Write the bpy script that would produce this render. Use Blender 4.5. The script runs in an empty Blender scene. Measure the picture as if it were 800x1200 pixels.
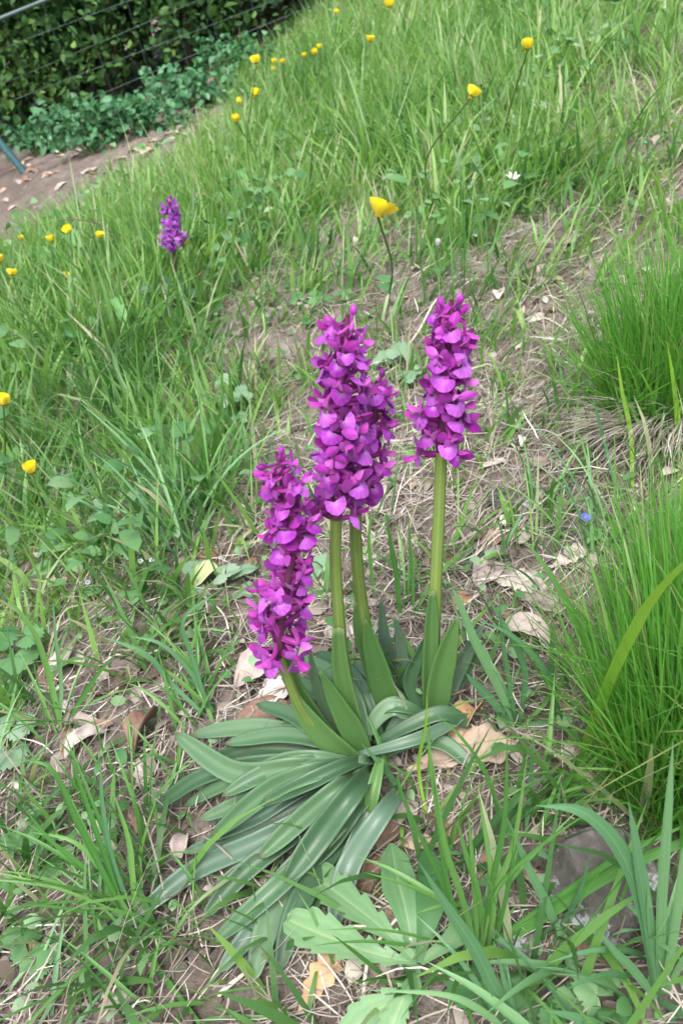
import bpy, math, random
import numpy as np
from mathutils import Vector, Euler, Matrix

random.seed(7)
RNG = np.random.default_rng(11)
R = math.radians
scene = bpy.context.scene
COL = scene.collection

# ------------------------------------------------------------------ camera
CAM = np.array([0.0, 0.0, 0.56])
PITCH = R(35.0)
VFOV = R(60.0)
cam_d = bpy.data.cameras.new('camera')
cam = bpy.data.objects.new('camera', cam_d)
COL.objects.link(cam)
cam.location = CAM
cam.rotation_euler = (R(90) - PITCH, 0, 0)
cam_d.sensor_fit = 'VERTICAL'
cam_d.sensor_height = 36.0
cam_d.lens = 18.0 / math.tan(VFOV / 2)
cam_d.clip_start = 0.01
cam_d.clip_end = 500.0
cam_d.dof.use_dof = True
cam_d.dof.focus_distance = 0.62
cam_d.dof.aperture_fstop = 17.0
scene.camera = cam

# ------------------------------------------------------------------ light
SUN_EL, SUN_AZ = R(58), R(200)       # soft sun behind thin cloud, over the photographer's shoulder
world = bpy.data.worlds.new('World')
scene.world = world
world.use_nodes = True
wn = world.node_tree
bg = wn.nodes['Background']
sky = wn.nodes.new('ShaderNodeTexSky')
sky.sky_type = 'NISHITA'
sky.sun_disc = False
sky.sun_elevation = SUN_EL
sky.sun_rotation = SUN_AZ
sky.air_density = 1.0
sky.dust_density = 6.0
sky.ozone_density = 1.0
hs = wn.nodes.new('ShaderNodeHueSaturation')
hs.inputs['Saturation'].default_value = 0.7      # cloud cover greys the sky
wn.links.new(sky.outputs[0], hs.inputs['Color'])
wn.links.new(hs.outputs[0], bg.inputs['Color'])
bg.inputs['Strength'].default_value = 0.15
sun_d = bpy.data.lights.new('sun', 'SUN')
sun_d.energy = 1.5
sun_d.angle = R(25)
sun_d.color = (1.0, 0.985, 0.97)
sun = bpy.data.objects.new('sun', sun_d)
COL.objects.link(sun)
sd = Vector((math.sin(SUN_AZ) * math.cos(SUN_EL), math.cos(SUN_AZ) * math.cos(SUN_EL), math.sin(SUN_EL)))
sun.rotation_euler = sd.to_track_quat('Z', 'Y').to_euler()
sun.location = (0, -2, 6)
scene.view_settings.view_transform = 'Standard'
scene.view_settings.look = 'None'
scene.view_settings.gamma = 1.0
scene.view_settings.use_curve_mapping = False
scene.view_settings.exposure = 1.2
scene.render.engine = 'CYCLES'
scene.cycles.max_bounces = 8
scene.cycles.transmission_bounces = 4
scene.cycles.diffuse_bounces = 4

# ------------------------------------------------------------------ maths helpers
_LAT = np.random.default_rng(3).random((256, 256))
def vnoise(x, y, s, seed=0):
    x = np.asarray(x, float) * s + seed * 17.37
    y = np.asarray(y, float) * s + seed * 9.71
    xi, yi = np.floor(x).astype(int), np.floor(y).astype(int)
    fx, fy = x - xi, y - yi
    fx = fx * fx * (3 - 2 * fx); fy = fy * fy * (3 - 2 * fy)
    a = _LAT[xi & 255, yi & 255]; b = _LAT[(xi + 1) & 255, yi & 255]
    c = _LAT[xi & 255, (yi + 1) & 255]; d = _LAT[(xi + 1) & 255, (yi + 1) & 255]
    return (a * (1 - fx) + b * fx) * (1 - fy) + (c * (1 - fx) + d * fx) * fy - 0.5

MOUNDS = [(0.34, 0.66, 0.10, 0.035), (0.27, 0.37, 0.08, 0.022), (-0.1, 0.72, 0.16, 0.02),
          (0.03, 0.42, 0.07, 0.012)]
def ground_z(x, y):
    x = np.asarray(x, float); y = np.asarray(y, float)
    sx = 6.0 * np.tanh(x / 6.0)
    sy = 9.0 * np.tanh(y / 9.0)
    z = 0.32 * sx + 0.04 * sy
    for mx, my, r, h in MOUNDS:
        z = z + h * np.exp(-((x - mx) ** 2 + (y - my) ** 2) / (2 * r * r))
    z = z + 0.05 * vnoise(x, y, 2.2, 1) + 0.022 * vnoise(x, y, 7, 2)
    z = z + 0.011 * vnoise(x, y, 26, 3) + 0.008 * vnoise(x, y, 62, 4)
    return z

FPX = 600.0 / math.tan(VFOV / 2)          # focal length in photo pixels (800 x 1200)
FWD = np.array([0, math.cos(PITCH), -math.sin(PITCH)])
UPV = np.array([0, math.sin(PITCH), math.cos(PITCH)])
RGT = np.array([1.0, 0, 0])
def ray(px, py):
    return FWD + (px - 400) / FPX * RGT + (600 - py) / FPX * UPV
def on_ground(px, py, h=0.0):
    """where the line of sight through a photo pixel meets the hillside (plus h)"""
    d = ray(px, py)
    t = 0.15; step = 0.01; prev = t
    while t < 12:
        p = CAM + d * t
        if p[2] < ground_z(p[0], p[1]) + h:
            lo, hi = prev, t
            for _ in range(14):
                m = (lo + hi) / 2; q = CAM + d * m
                if q[2] < ground_z(q[0], q[1]) + h: hi = m
                else: lo = m
            return CAM + d * hi
        prev = t; t += step
    return CAM + d * 12
def at_depth(px, py, Y):
    d = ray(px, py)
    p = CAM + d * (Y / d[1])
    if p[2] < ground_z(p[0], p[1]) + 0.002:
        p = on_ground(px, py, 0.004)
    return p
def to_px(x, y, z):
    vx = x - CAM[0]; vy = y - CAM[1]; vz = z - CAM[2]
    f = vy * FWD[1] + vz * FWD[2]
    u = vy * UPV[1] + vz * UPV[2]
    f = np.maximum(f, 1e-3)
    return 400 + FPX * vx / f, 600 - FPX * u / f
def spline(P, n):
    P = np.asarray(P, float)
    if len(P) == 2:
        t = np.linspace(0, 1, n)[:, None]
        return P[0] * (1 - t) + P[1] * t
    Q = np.vstack([2 * P[0] - P[1], P, 2 * P[-1] - P[-2]])
    seg = len(P) - 1
    out = []
    for t in np.linspace(0, seg, n):
        i = min(int(t), seg - 1); u = t - i
        p0, p1, p2, p3 = Q[i], Q[i + 1], Q[i + 2], Q[i + 3]
        out.append(0.5 * (2 * p1 + (p2 - p0) * u + (2 * p0 - 5 * p1 + 4 * p2 - p3) * u * u + (3 * p1 - p0 - 3 * p2 + p3) * u ** 3))
    return np.array(out)
def unit(v):
    v = np.asarray(v, float)
    return v / (np.linalg.norm(v, axis=-1, keepdims=True) + 1e-12)

# ------------------------------------------------------------------ mesh helpers
def make_mesh(name, V, F, uv=None, tint=None, smooth=True):
    V = np.asarray(V, np.float32)
    me = bpy.data.meshes.new(name)
    if isinstance(F, np.ndarray):
        k = F.shape[1]
        me.vertices.add(len(V)); me.vertices.foreach_set('co', V.ravel())
        me.loops.add(F.size); me.loops.foreach_set('vertex_index', F.ravel().astype(np.int32))
        me.polygons.add(len(F))
        me.polygons.foreach_set('loop_start', np.arange(0, F.size, k, dtype=np.int32))
        me.polygons.foreach_set('loop_total', np.full(len(F), k, np.int32))
        me.update(calc_edges=True)
    else:
        me.from_pydata(V.tolist(), [], F)
        me.update()
    if uv is not None:
        ul = me.uv_layers.new(name='UVMap')
        li = np.zeros(len(me.loops), np.int32); me.loops.foreach_get('vertex_index', li)
        ul.data.foreach_set('uv', np.asarray(uv, np.float32)[li].ravel())
    if tint is not None:
        at = me.attributes.new('tint', 'FLOAT', 'POINT')
        at.data.foreach_set('value', np.asarray(tint, np.float32))
    if smooth:
        me.polygons.foreach_set('use_smooth', np.ones(len(me.polygons), bool))
    return me
def link(name, me, mat=None, parent=None):
    o = bpy.data.objects.new(name, me)
    COL.objects.link(o)
    if mat is not None and me is not None and not me.materials:
        me.materials.append(mat)
    if parent is not None:
        o.parent = parent
    return o
def empty(name, loc):
    o = bpy.data.objects.new(name, None)
    o.empty_display_size = 0.02
    COL.objects.link(o); o.location = tuple(loc)
    return o
def tag(o, label=None, cat=None, group=None, kind=None):
    if label: o['label'] = label
    if cat: o['category'] = cat
    if group: o['group'] = group
    if kind: o['kind'] = kind
    return o
def thing(name, loc, label, cat, group=None):
    return tag(empty(name, loc), label, cat, group)
def part(name, geo, mat, parent):
    """world-space geometry as a part of a thing whose Empty stands at its base"""
    V, F, uv = geo
    V = np.asarray(V) - np.array(parent.location)
    return link(name, make_mesh(name, V, F, uv), mat, parent)
def ribbon(P, W, nseg=10, prof=None, fold=0.0, hint=(0, -0.5, 0.85), roll=0.0, nc=5, twist=0.0, curl=0.0):
    """leaf or blade: P centre line, W full width, prof width profile over 0..1, fold depth of the channel"""
    C = spline(P, nseg + 1)
    T = unit(np.gradient(C, axis=0))
    h = unit(np.array(hint, float))
    s = np.linspace(0, 1, nseg + 1)
    pr = prof(s) if prof is not None else np.sin(np.pi * np.clip(s, 0.02, 0.98)) ** 0.6
    V = []; UV = []
    us = np.linspace(-1, 1, nc)
    for i in range(nseg + 1):
        side = np.cross(T[i], h)
        if np.linalg.norm(side) < 0.05: side = np.cross(T[i], np.array([1.0, 0.1, 0]))
        side = unit(side); nrm = np.cross(side, T[i])
        a = roll + twist * s[i]
        sd_, nn = side * math.cos(a) + nrm * math.sin(a), nrm * math.cos(a) - side * math.sin(a)
        w = W * 0.5 * pr[i]
        for u in us:
            off = fold * w * (abs(u) ** 1.4) - curl * w * u * u * s[i]
            V.append(C[i] + sd_ * u * w * math.sqrt(max(0.1, 1 - (fold * 0.6) ** 2)) + nn * off)
            UV.append((u * 0.5 + 0.5, s[i]))
    F = []
    for i in range(nseg):
        for j in range(nc - 1):
            a = i * nc + j
            F.append((a, a + 1, a + nc + 1, a + nc))
    return np.array(V), np.array(F), np.array(UV)
def tube(P, r, n=12, k=8):
    C = spline(P, n + 1)
    T = unit(np.gradient(C, axis=0))
    rr = np.interp(np.linspace(0, 1, n + 1), np.linspace(0, 1, len(np.atleast_1d(r))), np.atleast_1d(r)) if np.ndim(r) else np.full(n + 1, r)
    ref = np.array([0.3, 0.9, 0.2])
    V = []; UV = []
    for i in range(n + 1):
        a = unit(np.cross(T[i], ref)); b = np.cross(T[i], a)
        for j in range(k):
            t = 2 * math.pi * j / k
            V.append(C[i] + rr[i] * (a * math.cos(t) + b * math.sin(t))); UV.append((j / k, i / n))
    F = []
    for i in range(n):
        for j in range(k):
            F.append((i * k + j, i * k + (j + 1) % k, (i + 1) * k + (j + 1) % k, (i + 1) * k + j))
    return np.array(V), np.array(F), np.array(UV)
def join(*gs):
    V = []; F = []; U = []; n = 0
    for v, f, u in gs:
        V.append(v); F.append(np.asarray(f) + n); U.append(u); n += len(v)
    return np.vstack(V), np.vstack(F), np.vstack(U)

# ------------------------------------------------------------------ materials
def ramp(nt, stops):
    r = nt.nodes.new('ShaderNodeValToRGB')
    e = r.color_ramp.elements
    while len(e) < len(stops): e.new(0.5)
    for el, (p, c) in zip(e, stops):
        el.position = p; el.color = (c[0], c[1], c[2], 1)
    return r
def nmat(name):
    m = bpy.data.materials.new(name); m.use_nodes = True
    nt = m.node_tree
    return m, nt, nt.nodes['Principled BSDF'], nt.nodes['Material Output']
def leaf_mat(name, stops, rough=0.5, trans=0.3, src='rand', spec=0.4, noise=0.25, nscale=60, veins=0, vein_amt=0.15, midrib=0.0, tcol=(1.15, 1.25, 0.7), dirt=0.0):
    m, nt, bs, out = nmat(name)
    L = nt.links.new
    if src == 'attr':
        a = nt.nodes.new('ShaderNodeAttribute'); a.attribute_name = 'tint'; val = a.outputs['Fac']
    else:
        a = nt.nodes.new('ShaderNodeObjectInfo'); val = a.outputs['Random']
    tc = nt.nodes.new('ShaderNodeTexCoord')
    nz = nt.nodes.new('ShaderNodeTexNoise'); nz.inputs['Scale'].default_value = nscale; nz.inputs['Detail'].default_value = 3
    L(tc.outputs['Object'], nz.inputs['Vector'])
    ma = nt.nodes.new('ShaderNodeMath'); ma.operation = 'MULTIPLY_ADD'
    L(nz.outputs['Fac'], ma.inputs[0]); ma.inputs[1].default_value = noise; 
    sb = nt.nodes.new('ShaderNodeMath'); sb.operation = 'SUBTRACT'; L(val, sb.inputs[0]); sb.inputs[1].default_value = noise * 0.5
    L(sb.outputs[0], ma.inputs[2]); ma.use_clamp = True
    rp = ramp(nt, stops); L(ma.outputs[0], rp.inputs['Fac'])
    col = rp.outputs['Color']
    if veins:
        sx = nt.nodes.new('ShaderNodeSeparateXYZ'); L(tc.outputs['UV'], sx.inputs[0])
        w = nt.nodes.new('ShaderNodeMath'); w.operation = 'MULTIPLY'; L(sx.outputs['X'], w.inputs[0]); w.inputs[1].default_value = veins * 6.2832
        sn = nt.nodes.new('ShaderNodeMath'); sn.operation = 'SINE'; L(w.outputs[0], sn.inputs[0])
        mr = nt.nodes.new('ShaderNodeMath'); mr.operation = 'MULTIPLY_ADD'; L(sn.outputs[0], mr.inputs[0]); mr.inputs[1].default_value = vein_amt; mr.inputs[2].default_value = 1.0
        mx = nt.nodes.new('ShaderNodeVectorMath'); mx.operation = 'SCALE'; L(col, mx.inputs[0]); L(mr.outputs[0], mx.inputs['Scale'])
        col = mx.outputs['Vector']
        bp = nt.nodes.new('ShaderNodeBump'); bp.inputs['Strength'].default_value = 0.06; bp.inputs['Distance'].default_value = 0.0003
        L(sn.outputs[0], bp.inputs['Height']); L(bp.outputs[0], bs.inputs['Normal'])
        if midrib:
            d = nt.nodes.new('ShaderNodeMath'); d.operation = 'SUBTRACT'; L(sx.outputs['X'], d.inputs[0]); d.inputs[1].default_value = 0.5
            ab = nt.nodes.new('ShaderNodeMath'); ab.operation = 'ABSOLUTE'; L(d.outputs[0], ab.inputs[0])
            mm = nt.nodes.new('ShaderNodeMapRange'); L(ab.outputs[0], mm.inputs['Value']); mm.inputs['From Max'].default_value = 0.05
            mm.inputs['To Min'].default_value = midrib; mm.inputs['To Max'].default_value = 0
            mi = nt.nodes.new('ShaderNodeMix'); mi.data_type = 'RGBA'; L(mm.outputs[0], mi.inputs['Factor'])
            L(col, mi.inputs[6]); mi.inputs[7].default_value = (0.35, 0.45, 0.22, 1); col = mi.outputs[2]
    if dirt:
        # soil splashes, and dry tips and worn margins
        dz = nt.nodes.new('ShaderNodeTexNoise'); dz.inputs['Scale'].default_value = 210; dz.inputs['Detail'].default_value = 5; dz.inputs['Roughness'].default_value = 0.7
        L(tc.outputs['Object'], dz.inputs['Vector'])
        sy_ = nt.nodes.new('ShaderNodeSeparateXYZ'); L(tc.outputs['UV'], sy_.inputs[0])
        tp = nt.nodes.new('ShaderNodeMapRange'); L(sy_.outputs['Y'], tp.inputs['Value']); tp.inputs['From Min'].default_value = 0.90; tp.inputs['From Max'].default_value = 1.0; tp.inputs['To Max'].default_value = 0.22
        sm = nt.nodes.new('ShaderNodeMath'); sm.operation = 'ADD'; L(dz.outputs['Fac'], sm.inputs[0]); L(tp.outputs[0], sm.inputs[1])
        dm = nt.nodes.new('ShaderNodeMapRange'); L(sm.outputs[0], dm.inputs['Value']); dm.inputs['From Min'].default_value = 0.62; dm.inputs['From Max'].default_value = 0.74; dm.inputs['To Max'].default_value = dirt
        dx_ = nt.nodes.new('ShaderNodeMix'); dx_.data_type = 'RGBA'; L(dm.outputs[0], dx_.inputs['Factor']); L(col, dx_.inputs[6]); dx_.inputs[7].default_value = (0.17, 0.14, 0.09, 1)
        col = dx_.outputs[2]
        rr_ = nt.nodes.new('ShaderNodeMapRange'); L(nz.outputs['Fac'], rr_.inputs['Value']); rr_.inputs['To Min'].default_value = rough - 0.14; rr_.inputs['To Max'].default_value = rough + 0.2
        L(rr_.outputs[0], bs.inputs['Roughness'])
    L(col, bs.inputs['Base Color'])
    bs.inputs['Roughness'].default_value = rough
    bs.inputs['Specular IOR Level'].default_value = spec
    if trans > 0:
        tr = nt.nodes.new('ShaderNodeBsdfTranslucent')
        vm = nt.nodes.new('ShaderNodeVectorMath'); vm.operation = 'MULTIPLY'; L(col, vm.inputs[0]); vm.inputs[1].default_value = tcol
        L(vm.outputs[0], tr.inputs['Color'])
        ms = nt.nodes.new('ShaderNodeMixShader'); ms.inputs[0].default_value = trans
        L(bs.outputs[0], ms.inputs[1]); L(tr.outputs[0], ms.inputs[2]); L(ms.outputs[0], out.inputs['Surface'])
    return m
def soil_mat(name, stops, scale=30, bump=1.0):
    m, nt, bs, out = nmat(name); L = nt.links.new
    tc = nt.nodes.new('ShaderNodeTexCoord')
    n1 = nt.nodes.new('ShaderNodeTexNoise'); n1.inputs['Scale'].default_value = scale; n1.inputs['Detail'].default_value = 10; n1.inputs['Roughness'].default_value = 0.75
    n2 = nt.nodes.new('ShaderNodeTexNoise'); n2.inputs['Scale'].default_value = scale * 0.13; n2.inputs['Detail'].default_value = 4
    n3 = nt.nodes.new('ShaderNodeTexVoronoi'); n3.inputs['Scale'].default_value = scale * 6
    for n in (n1, n2, n3): L(tc.outputs['Object'], n.inputs['Vector'])
    ad = nt.nodes.new('ShaderNodeMath'); ad.operation = 'MULTIPLY_ADD'; L(n2.outputs['Fac'], ad.inputs[0]); ad.inputs[1].default_value = 0.6
    s2 = nt.nodes.new('ShaderNodeMath'); s2.operation = 'SUBTRACT'; L(n1.outputs['Fac'], s2.inputs[0]); s2.inputs[1].default_value = 0.3
    L(s2.outputs[0], ad.inputs[2])
    rp = ramp(nt, stops); L(ad.outputs[0], rp.inputs['Fac']); L(rp.outputs[0], bs.inputs['Base Color'])
    bs.inputs['Roughness'].default_value = 0.95; bs.inputs['Specular IOR Level'].default_value = 0.15
    b1 = nt.nodes.new('ShaderNodeBump'); b1.inputs['Strength'].default_value = bump; b1.inputs['Distance'].default_value = 0.006
    L(n1.outputs['Fac'], b1.inputs['Height'])
    b2 = nt.nodes.new('ShaderNodeBump'); b2.inputs['Strength'].default_value = 0.5; b2.inputs['Distance'].default_value = 0.002
    L(n3.outputs['Distance'], b2.inputs['Height']); L(b1.outputs[0], b2.inputs['Normal']); L(b2.outputs[0], bs.inputs['Normal'])
    return m

M = {}
M['soil'] = soil_mat('soil', [(0.15, (0.04, 0.032, 0.026)), (0.40, (0.11, 0.09, 0.075)), (0.6, (0.205, 0.178, 0.162)), (0.85, (0.37, 0.328, 0.305))])
M['path'] = soil_mat('path_soil', [(0.15, (0.055, 0.044, 0.037)), (0.45, (0.12, 0.10, 0.087)), (0.8, (0.23, 0.195, 0.172))], scale=14)
M['crumb'] = soil_mat('soil_crumb', [(0.2, (0.07, 0.055, 0.045)), (0.8, (0.30, 0.25, 0.21))], scale=60)
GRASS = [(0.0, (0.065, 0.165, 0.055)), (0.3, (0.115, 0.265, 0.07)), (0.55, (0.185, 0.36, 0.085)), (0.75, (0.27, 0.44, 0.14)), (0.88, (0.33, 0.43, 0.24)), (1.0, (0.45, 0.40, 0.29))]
M['grass'] = leaf_mat('meadow_grass', GRASS, rough=0.45, trans=0.5, src='attr', noise=0.1, spec=0.5)
M['blade'] = leaf_mat('grass_blade', [(0.0, (0.05, 0.17, 0.035)), (0.5, (0.085, 0.23, 0.055)), (1.0, (0.15, 0.31, 0.085))], rough=0.4, trans=0.35, noise=0.2, veins=5, vein_amt=0.1, midrib=0.25)
M['bluegrass'] = leaf_mat('glaucous_grass_blade', [(0.0, (0.07, 0.19, 0.085)), (0.5, (0.11, 0.25, 0.12)), (1.0, (0.17, 0.33, 0.15))], rough=0.45, trans=0.3, noise=0.2, veins=5, vein_amt=0.1, midrib=0.3)
M['limeblade'] = leaf_mat('lime_grass_blade', [(0.0, (0.22, 0.42, 0.05)), (1.0, (0.28, 0.50, 0.08))], rough=0.4, trans=0.45, noise=0.2, veins=7, vein_amt=0.06)
M['tussock'] = leaf_mat('tussock_grass', [(0.0, (0.06, 0.19, 0.025)), (0.5, (0.11, 0.32, 0.05)), (0.8, (0.18, 0.40, 0.08)), (0.92, (0.18, 0.33, 0.08)), (1.0, (0.36, 0.32, 0.17))], rough=0.4, trans=0.55, src='attr', noise=0.1)
M['straw'] = leaf_mat('straw', [(0.0, (0.10, 0.08, 0.058)), (0.35, (0.225, 0.195, 0.165)), (0.7, (0.40, 0.365, 0.32)), (1.0, (0.62, 0.585, 0.54))], rough=0.7, trans=0.1, src='attr', noise=0.15, spec=0.2, tcol=(1, 1, 1))
M['orchid_leaf'] = leaf_mat('orchid_leaf', [(0.0, (0.036, 0.092, 0.042)), (0.5, (0.062, 0.138, 0.064)), (1.0, (0.10, 0.185, 0.098))], rough=0.45, trans=0.15, noise=0.35, nscale=45, veins=11, vein_amt=0.07, spec=0.5, dirt=0.6)
M['orchid_sheath'] = leaf_mat('orchid_sheath', [(0.0, (0.065, 0.16, 0.045)), (1.0, (0.10, 0.21, 0.065))], rough=0.42, trans=0.25, noise=0.3, nscale=40, veins=11, vein_amt=0.06, dirt=0.4)
M['grey_leaf'] = leaf_mat('bluish_orchid_leaf', [(0.0, (0.065, 0.125, 0.082)), (1.0, (0.115, 0.19, 0.13))], rough=0.42, trans=0.12, noise=0.4, nscale=40, veins=11, vein_amt=0.07, spec=0.5, dirt=0.7)
M['herb'] = leaf_mat('herb_leaf', [(0.0, (0.06, 0.17, 0.06)), (0.5, (0.09, 0.22, 0.08)), (1.0, (0.14, 0.27, 0.12))], rough=0.55, trans=0.3, noise=0.3, nscale=50)
M['herb_pt'] = leaf_mat('ground_cover_leaf', [(0.0, (0.05, 0.15, 0.045)), (0.5, (0.11, 0.24, 0.09)), (1.0, (0.24, 0.36, 0.22))], rough=0.55, trans=0.3, src='attr', noise=0.15)
M['silver'] = leaf_mat('silvery_leaf', [(0.0, (0.13, 0.23, 0.135)), (1.0, (0.22, 0.32, 0.22))], rough=0.7, trans=0.2, noise=0.3)
M['dandelion'] = leaf_mat('dandelion_leaf', [(0.0, (0.12, 0.25, 0.11)), (1.0, (0.165, 0.305, 0.145))], rough=0.5, trans=0.3, noise=0.3, nscale=30, veins=4, vein_amt=0.05, midrib=0.5)
M['dock'] = leaf_mat('dock_leaf', [(0.0, (0.06, 0.19, 0.06)), (1.0, (0.13, 0.30, 0.10))], rough=0.45, trans=0.3, noise=0.3, veins=5, vein_amt=0.08, midrib=0.3)
M['moss'] = leaf_mat('moss', [(0.0, (0.08, 0.10, 0.02)), (1.0, (0.24, 0.25, 0.08))], rough=0.8, trans=0.2, src='attr')
M['stem_green'] = leaf_mat('orchid_stem', [(0.0, (0.085, 0.11, 0.035)), (0.45, (0.125, 0.19, 0.045)), (1.0, (0.17, 0.25, 0.065))], rough=0.45, trans=0.06, noise=0.9, nscale=30, veins=8, vein_amt=0.10)
M['stem_purple'] = leaf_mat('orchid_axis', [(0.0, (0.07, 0.018, 0.045)), (1.0, (0.11, 0.03, 0.065))], rough=0.45, trans=0.0, noise=0.4, nscale=80)
M['bstem'] = leaf_mat('buttercup_stem', [(0.0, (0.07, 0.16, 0.04)), (1.0, (0.15, 0.24, 0.07))], rough=0.5, trans=0.1)
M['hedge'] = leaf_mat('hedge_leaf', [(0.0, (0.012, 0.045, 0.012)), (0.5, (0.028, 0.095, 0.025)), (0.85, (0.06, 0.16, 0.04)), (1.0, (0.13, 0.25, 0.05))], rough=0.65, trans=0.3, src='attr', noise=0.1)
M['nettle'] = leaf_mat('nettle_leaf', [(0.0, (0.03, 0.12, 0.045)), (1.0, (0.09, 0.24, 0.11))], rough=0.5, trans=0.25, src='attr', noise=0.1)
M['bark'] = soil_mat('bark', [(0.2, (0.03, 0.024, 0.018)), (0.8, (0.13, 0.10, 0.08))], scale=40)
M['twig'] = soil_mat('twig_bark', [(0.2, (0.06, 0.045, 0.035)), (0.8, (0.20, 0.16, 0.13))], scale=90)

def petal_mat(name, dark, mid, light, throat=False):
    m, nt, bs, out = nmat(name); L = nt.links.new
    oi = nt.nodes.new('ShaderNodeObjectInfo'); tc = nt.nodes.new('ShaderNodeTexCoord')
    nz = nt.nodes.new('ShaderNodeTexNoise'); nz.inputs['Scale'].default_value = 260; nz.inputs['Detail'].default_value = 3
    L(tc.outputs['Object'], nz.inputs['Vector'])
    ma = nt.nodes.new('ShaderNodeMath'); ma.operation = 'MULTIPLY_ADD'; L(nz.outputs['Fac'], ma.inputs[0]); ma.inputs[1].default_value = 0.5
    m2 = nt.nodes.new('ShaderNodeMath'); m2.operation = 'MULTIPLY_ADD'; L(oi.outputs['Random'], m2.inputs[0]); m2.inputs[1].default_value = 1.0; m2.inputs[2].default_value = -0.25
    L(m2.outputs[0], ma.inputs[2]); ma.use_clamp = True
    rp = ramp(nt, [(0.0, dark), (0.5, mid), (1.0, light)]); L(ma.outputs[0], rp.inputs['Fac'])
    # fine veins fanning along the petal
    su = nt.nodes.new('ShaderNodeSeparateXYZ'); L(tc.outputs['UV'], su.inputs[0])
    vm_ = nt.nodes.new('ShaderNodeMath'); vm_.operation = 'MULTIPLY'; L(su.outputs['X'], vm_.inputs[0]); vm_.inputs[1].default_value = 50
    vs_ = nt.nodes.new('ShaderNodeMath'); vs_.operation = 'SINE'; L(vm_.outputs[0], vs_.inputs[0])
    vk_ = nt.nodes.new('ShaderNodeMath'); vk_.operation = 'MULTIPLY_ADD'; L(vs_.outputs[0], vk_.inputs[0]); vk_.inputs[1].default_value = 0.10; vk_.inputs[2].default_value = 0.95
    vc_ = nt.nodes.new('ShaderNodeVectorMath'); vc_.operation = 'SCALE'; L(rp.outputs['Color'], vc_.inputs[0]); L(vk_.outputs[0], vc_.inputs['Scale'])
    col = vc_.outputs['Vector']
    nb_ = nt.nodes.new('ShaderNodeBump'); nb_.inputs['Strength'].default_value = 0.35; nb_.inputs['Distance'].default_value = 0.0008
    L(nz.outputs['Fac'], nb_.inputs['Height']); L(nb_.outputs[0], bs.inputs['Normal'])
    if throat:
        sx = nt.nodes.new('ShaderNodeSeparateXYZ'); L(tc.outputs['UV'], sx.inputs[0])
        mr = nt.nodes.new('ShaderNodeMapRange'); L(sx.outputs['Y'], mr.inputs['Value']); mr.inputs['From Min'].default_value = 0.1; mr.inputs['From Max'].default_value = 0.6
        mr.inputs['To Min'].default_value = 0.5; mr.inputs['To Max'].default_value = 0.0
        mi = nt.nodes.new('ShaderNodeMix'); mi.data_type = 'RGBA'; L(mr.outputs[0], mi.inputs['Factor']); L(col, mi.inputs[6]); mi.inputs[7].default_value = (0.52, 0.22, 0.60, 1)
        vo = nt.nodes.new('ShaderNodeTexVoronoi'); vo.inputs['Scale'].default_value = 900; L(tc.outputs['Object'], vo.inputs['Vector'])
        sp = nt.nodes.new('ShaderNodeMath'); sp.operation = 'LESS_THAN'; L(vo.outputs['Distance'], sp.inputs[0]); sp.inputs[1].default_value = 0.25
        s3 = nt.nodes.new('ShaderNodeMath'); s3.operation = 'MULTIPLY'; L(sp.outputs[0], s3.inputs[0]); L(mr.outputs[0], s3.inputs[1])
        m3 = nt.nodes.new('ShaderNodeMix'); m3.data_type = 'RGBA'; L(s3.outputs[0], m3.inputs['Factor']); L(mi.outputs[2], m3.inputs[6]); m3.inputs[7].default_value = (0.16, 0.01, 0.20, 1)
        col = m3.outputs[2]
    L(col, bs.inputs['Base Color'])
    bs.inputs['Roughness'].default_value = 0.5; bs.inputs['Specular IOR Level'].default_value = 0.35
    bs.inputs['Sheen Weight'].default_value = 0.25; bs.inputs['Sheen Tint'].default_value = (0.9, 0.75, 1, 1)
    tr = nt.nodes.new('ShaderNodeBsdfTranslucent'); L(col, tr.inputs['Color'])
    ms = nt.nodes.new('ShaderNodeMixShader'); ms.inputs[0].default_value = 0.35
    L(bs.outputs[0], ms.inputs[1]); L(tr.outputs[0], ms.inputs[2]); L(ms.outputs[0], out.inputs['Surface'])
    return m
M['petal'] = petal_mat('orchid_petal', (0.16, 0.005, 0.16), (0.34, 0.018, 0.35), (0.52, 0.10, 0.58))
M['lip'] = petal_mat('orchid_lip', (0.22, 0.010, 0.28), (0.37, 0.04, 0.46), (0.52, 0.13, 0.66), throat=True)
M['hood'] = petal_mat('orchid_hood', (0.26, 0.012, 0.22), (0.44, 0.04, 0.40), (0.62, 0.16, 0.60))
M['ovary'] = petal_mat('orchid_ovary', (0.20, 0.008, 0.16), (0.33, 0.02, 0.28), (0.45, 0.05, 0.40))
M['farpetal'] = petal_mat('pale_orchid_petal', (0.20, 0.02, 0.30), (0.31, 0.055, 0.42), (0.42, 0.12, 0.52))
M['yellow'] = petal_mat('buttercup_petal', (0.84, 0.68, 0.008), (0.87, 0.74, 0.012), (0.90, 0.78, 0.04))
M['yellow'].node_tree.nodes['Principled BSDF'].inputs['Roughness'].default_value = 0.25
M['ycentre'] = petal_mat('buttercup_centre', (0.45, 0.30, 0.01), (0.55, 0.42, 0.02), (0.6, 0.5, 0.05))
M['white'] = petal_mat('white_petal', (0.70, 0.72, 0.70), (0.76, 0.78, 0.76), (0.8, 0.8, 0.8))
M['pale_blue'] = petal_mat('pale_blue_petal', (0.5, 0.6, 0.75), (0.6, 0.7, 0.8), (0.7, 0.78, 0.85))
M['blue'] = petal_mat('blue_petal', (0.09, 0.12, 0.5), (0.13, 0.17, 0.6), (0.2, 0.25, 0.65))
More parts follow.
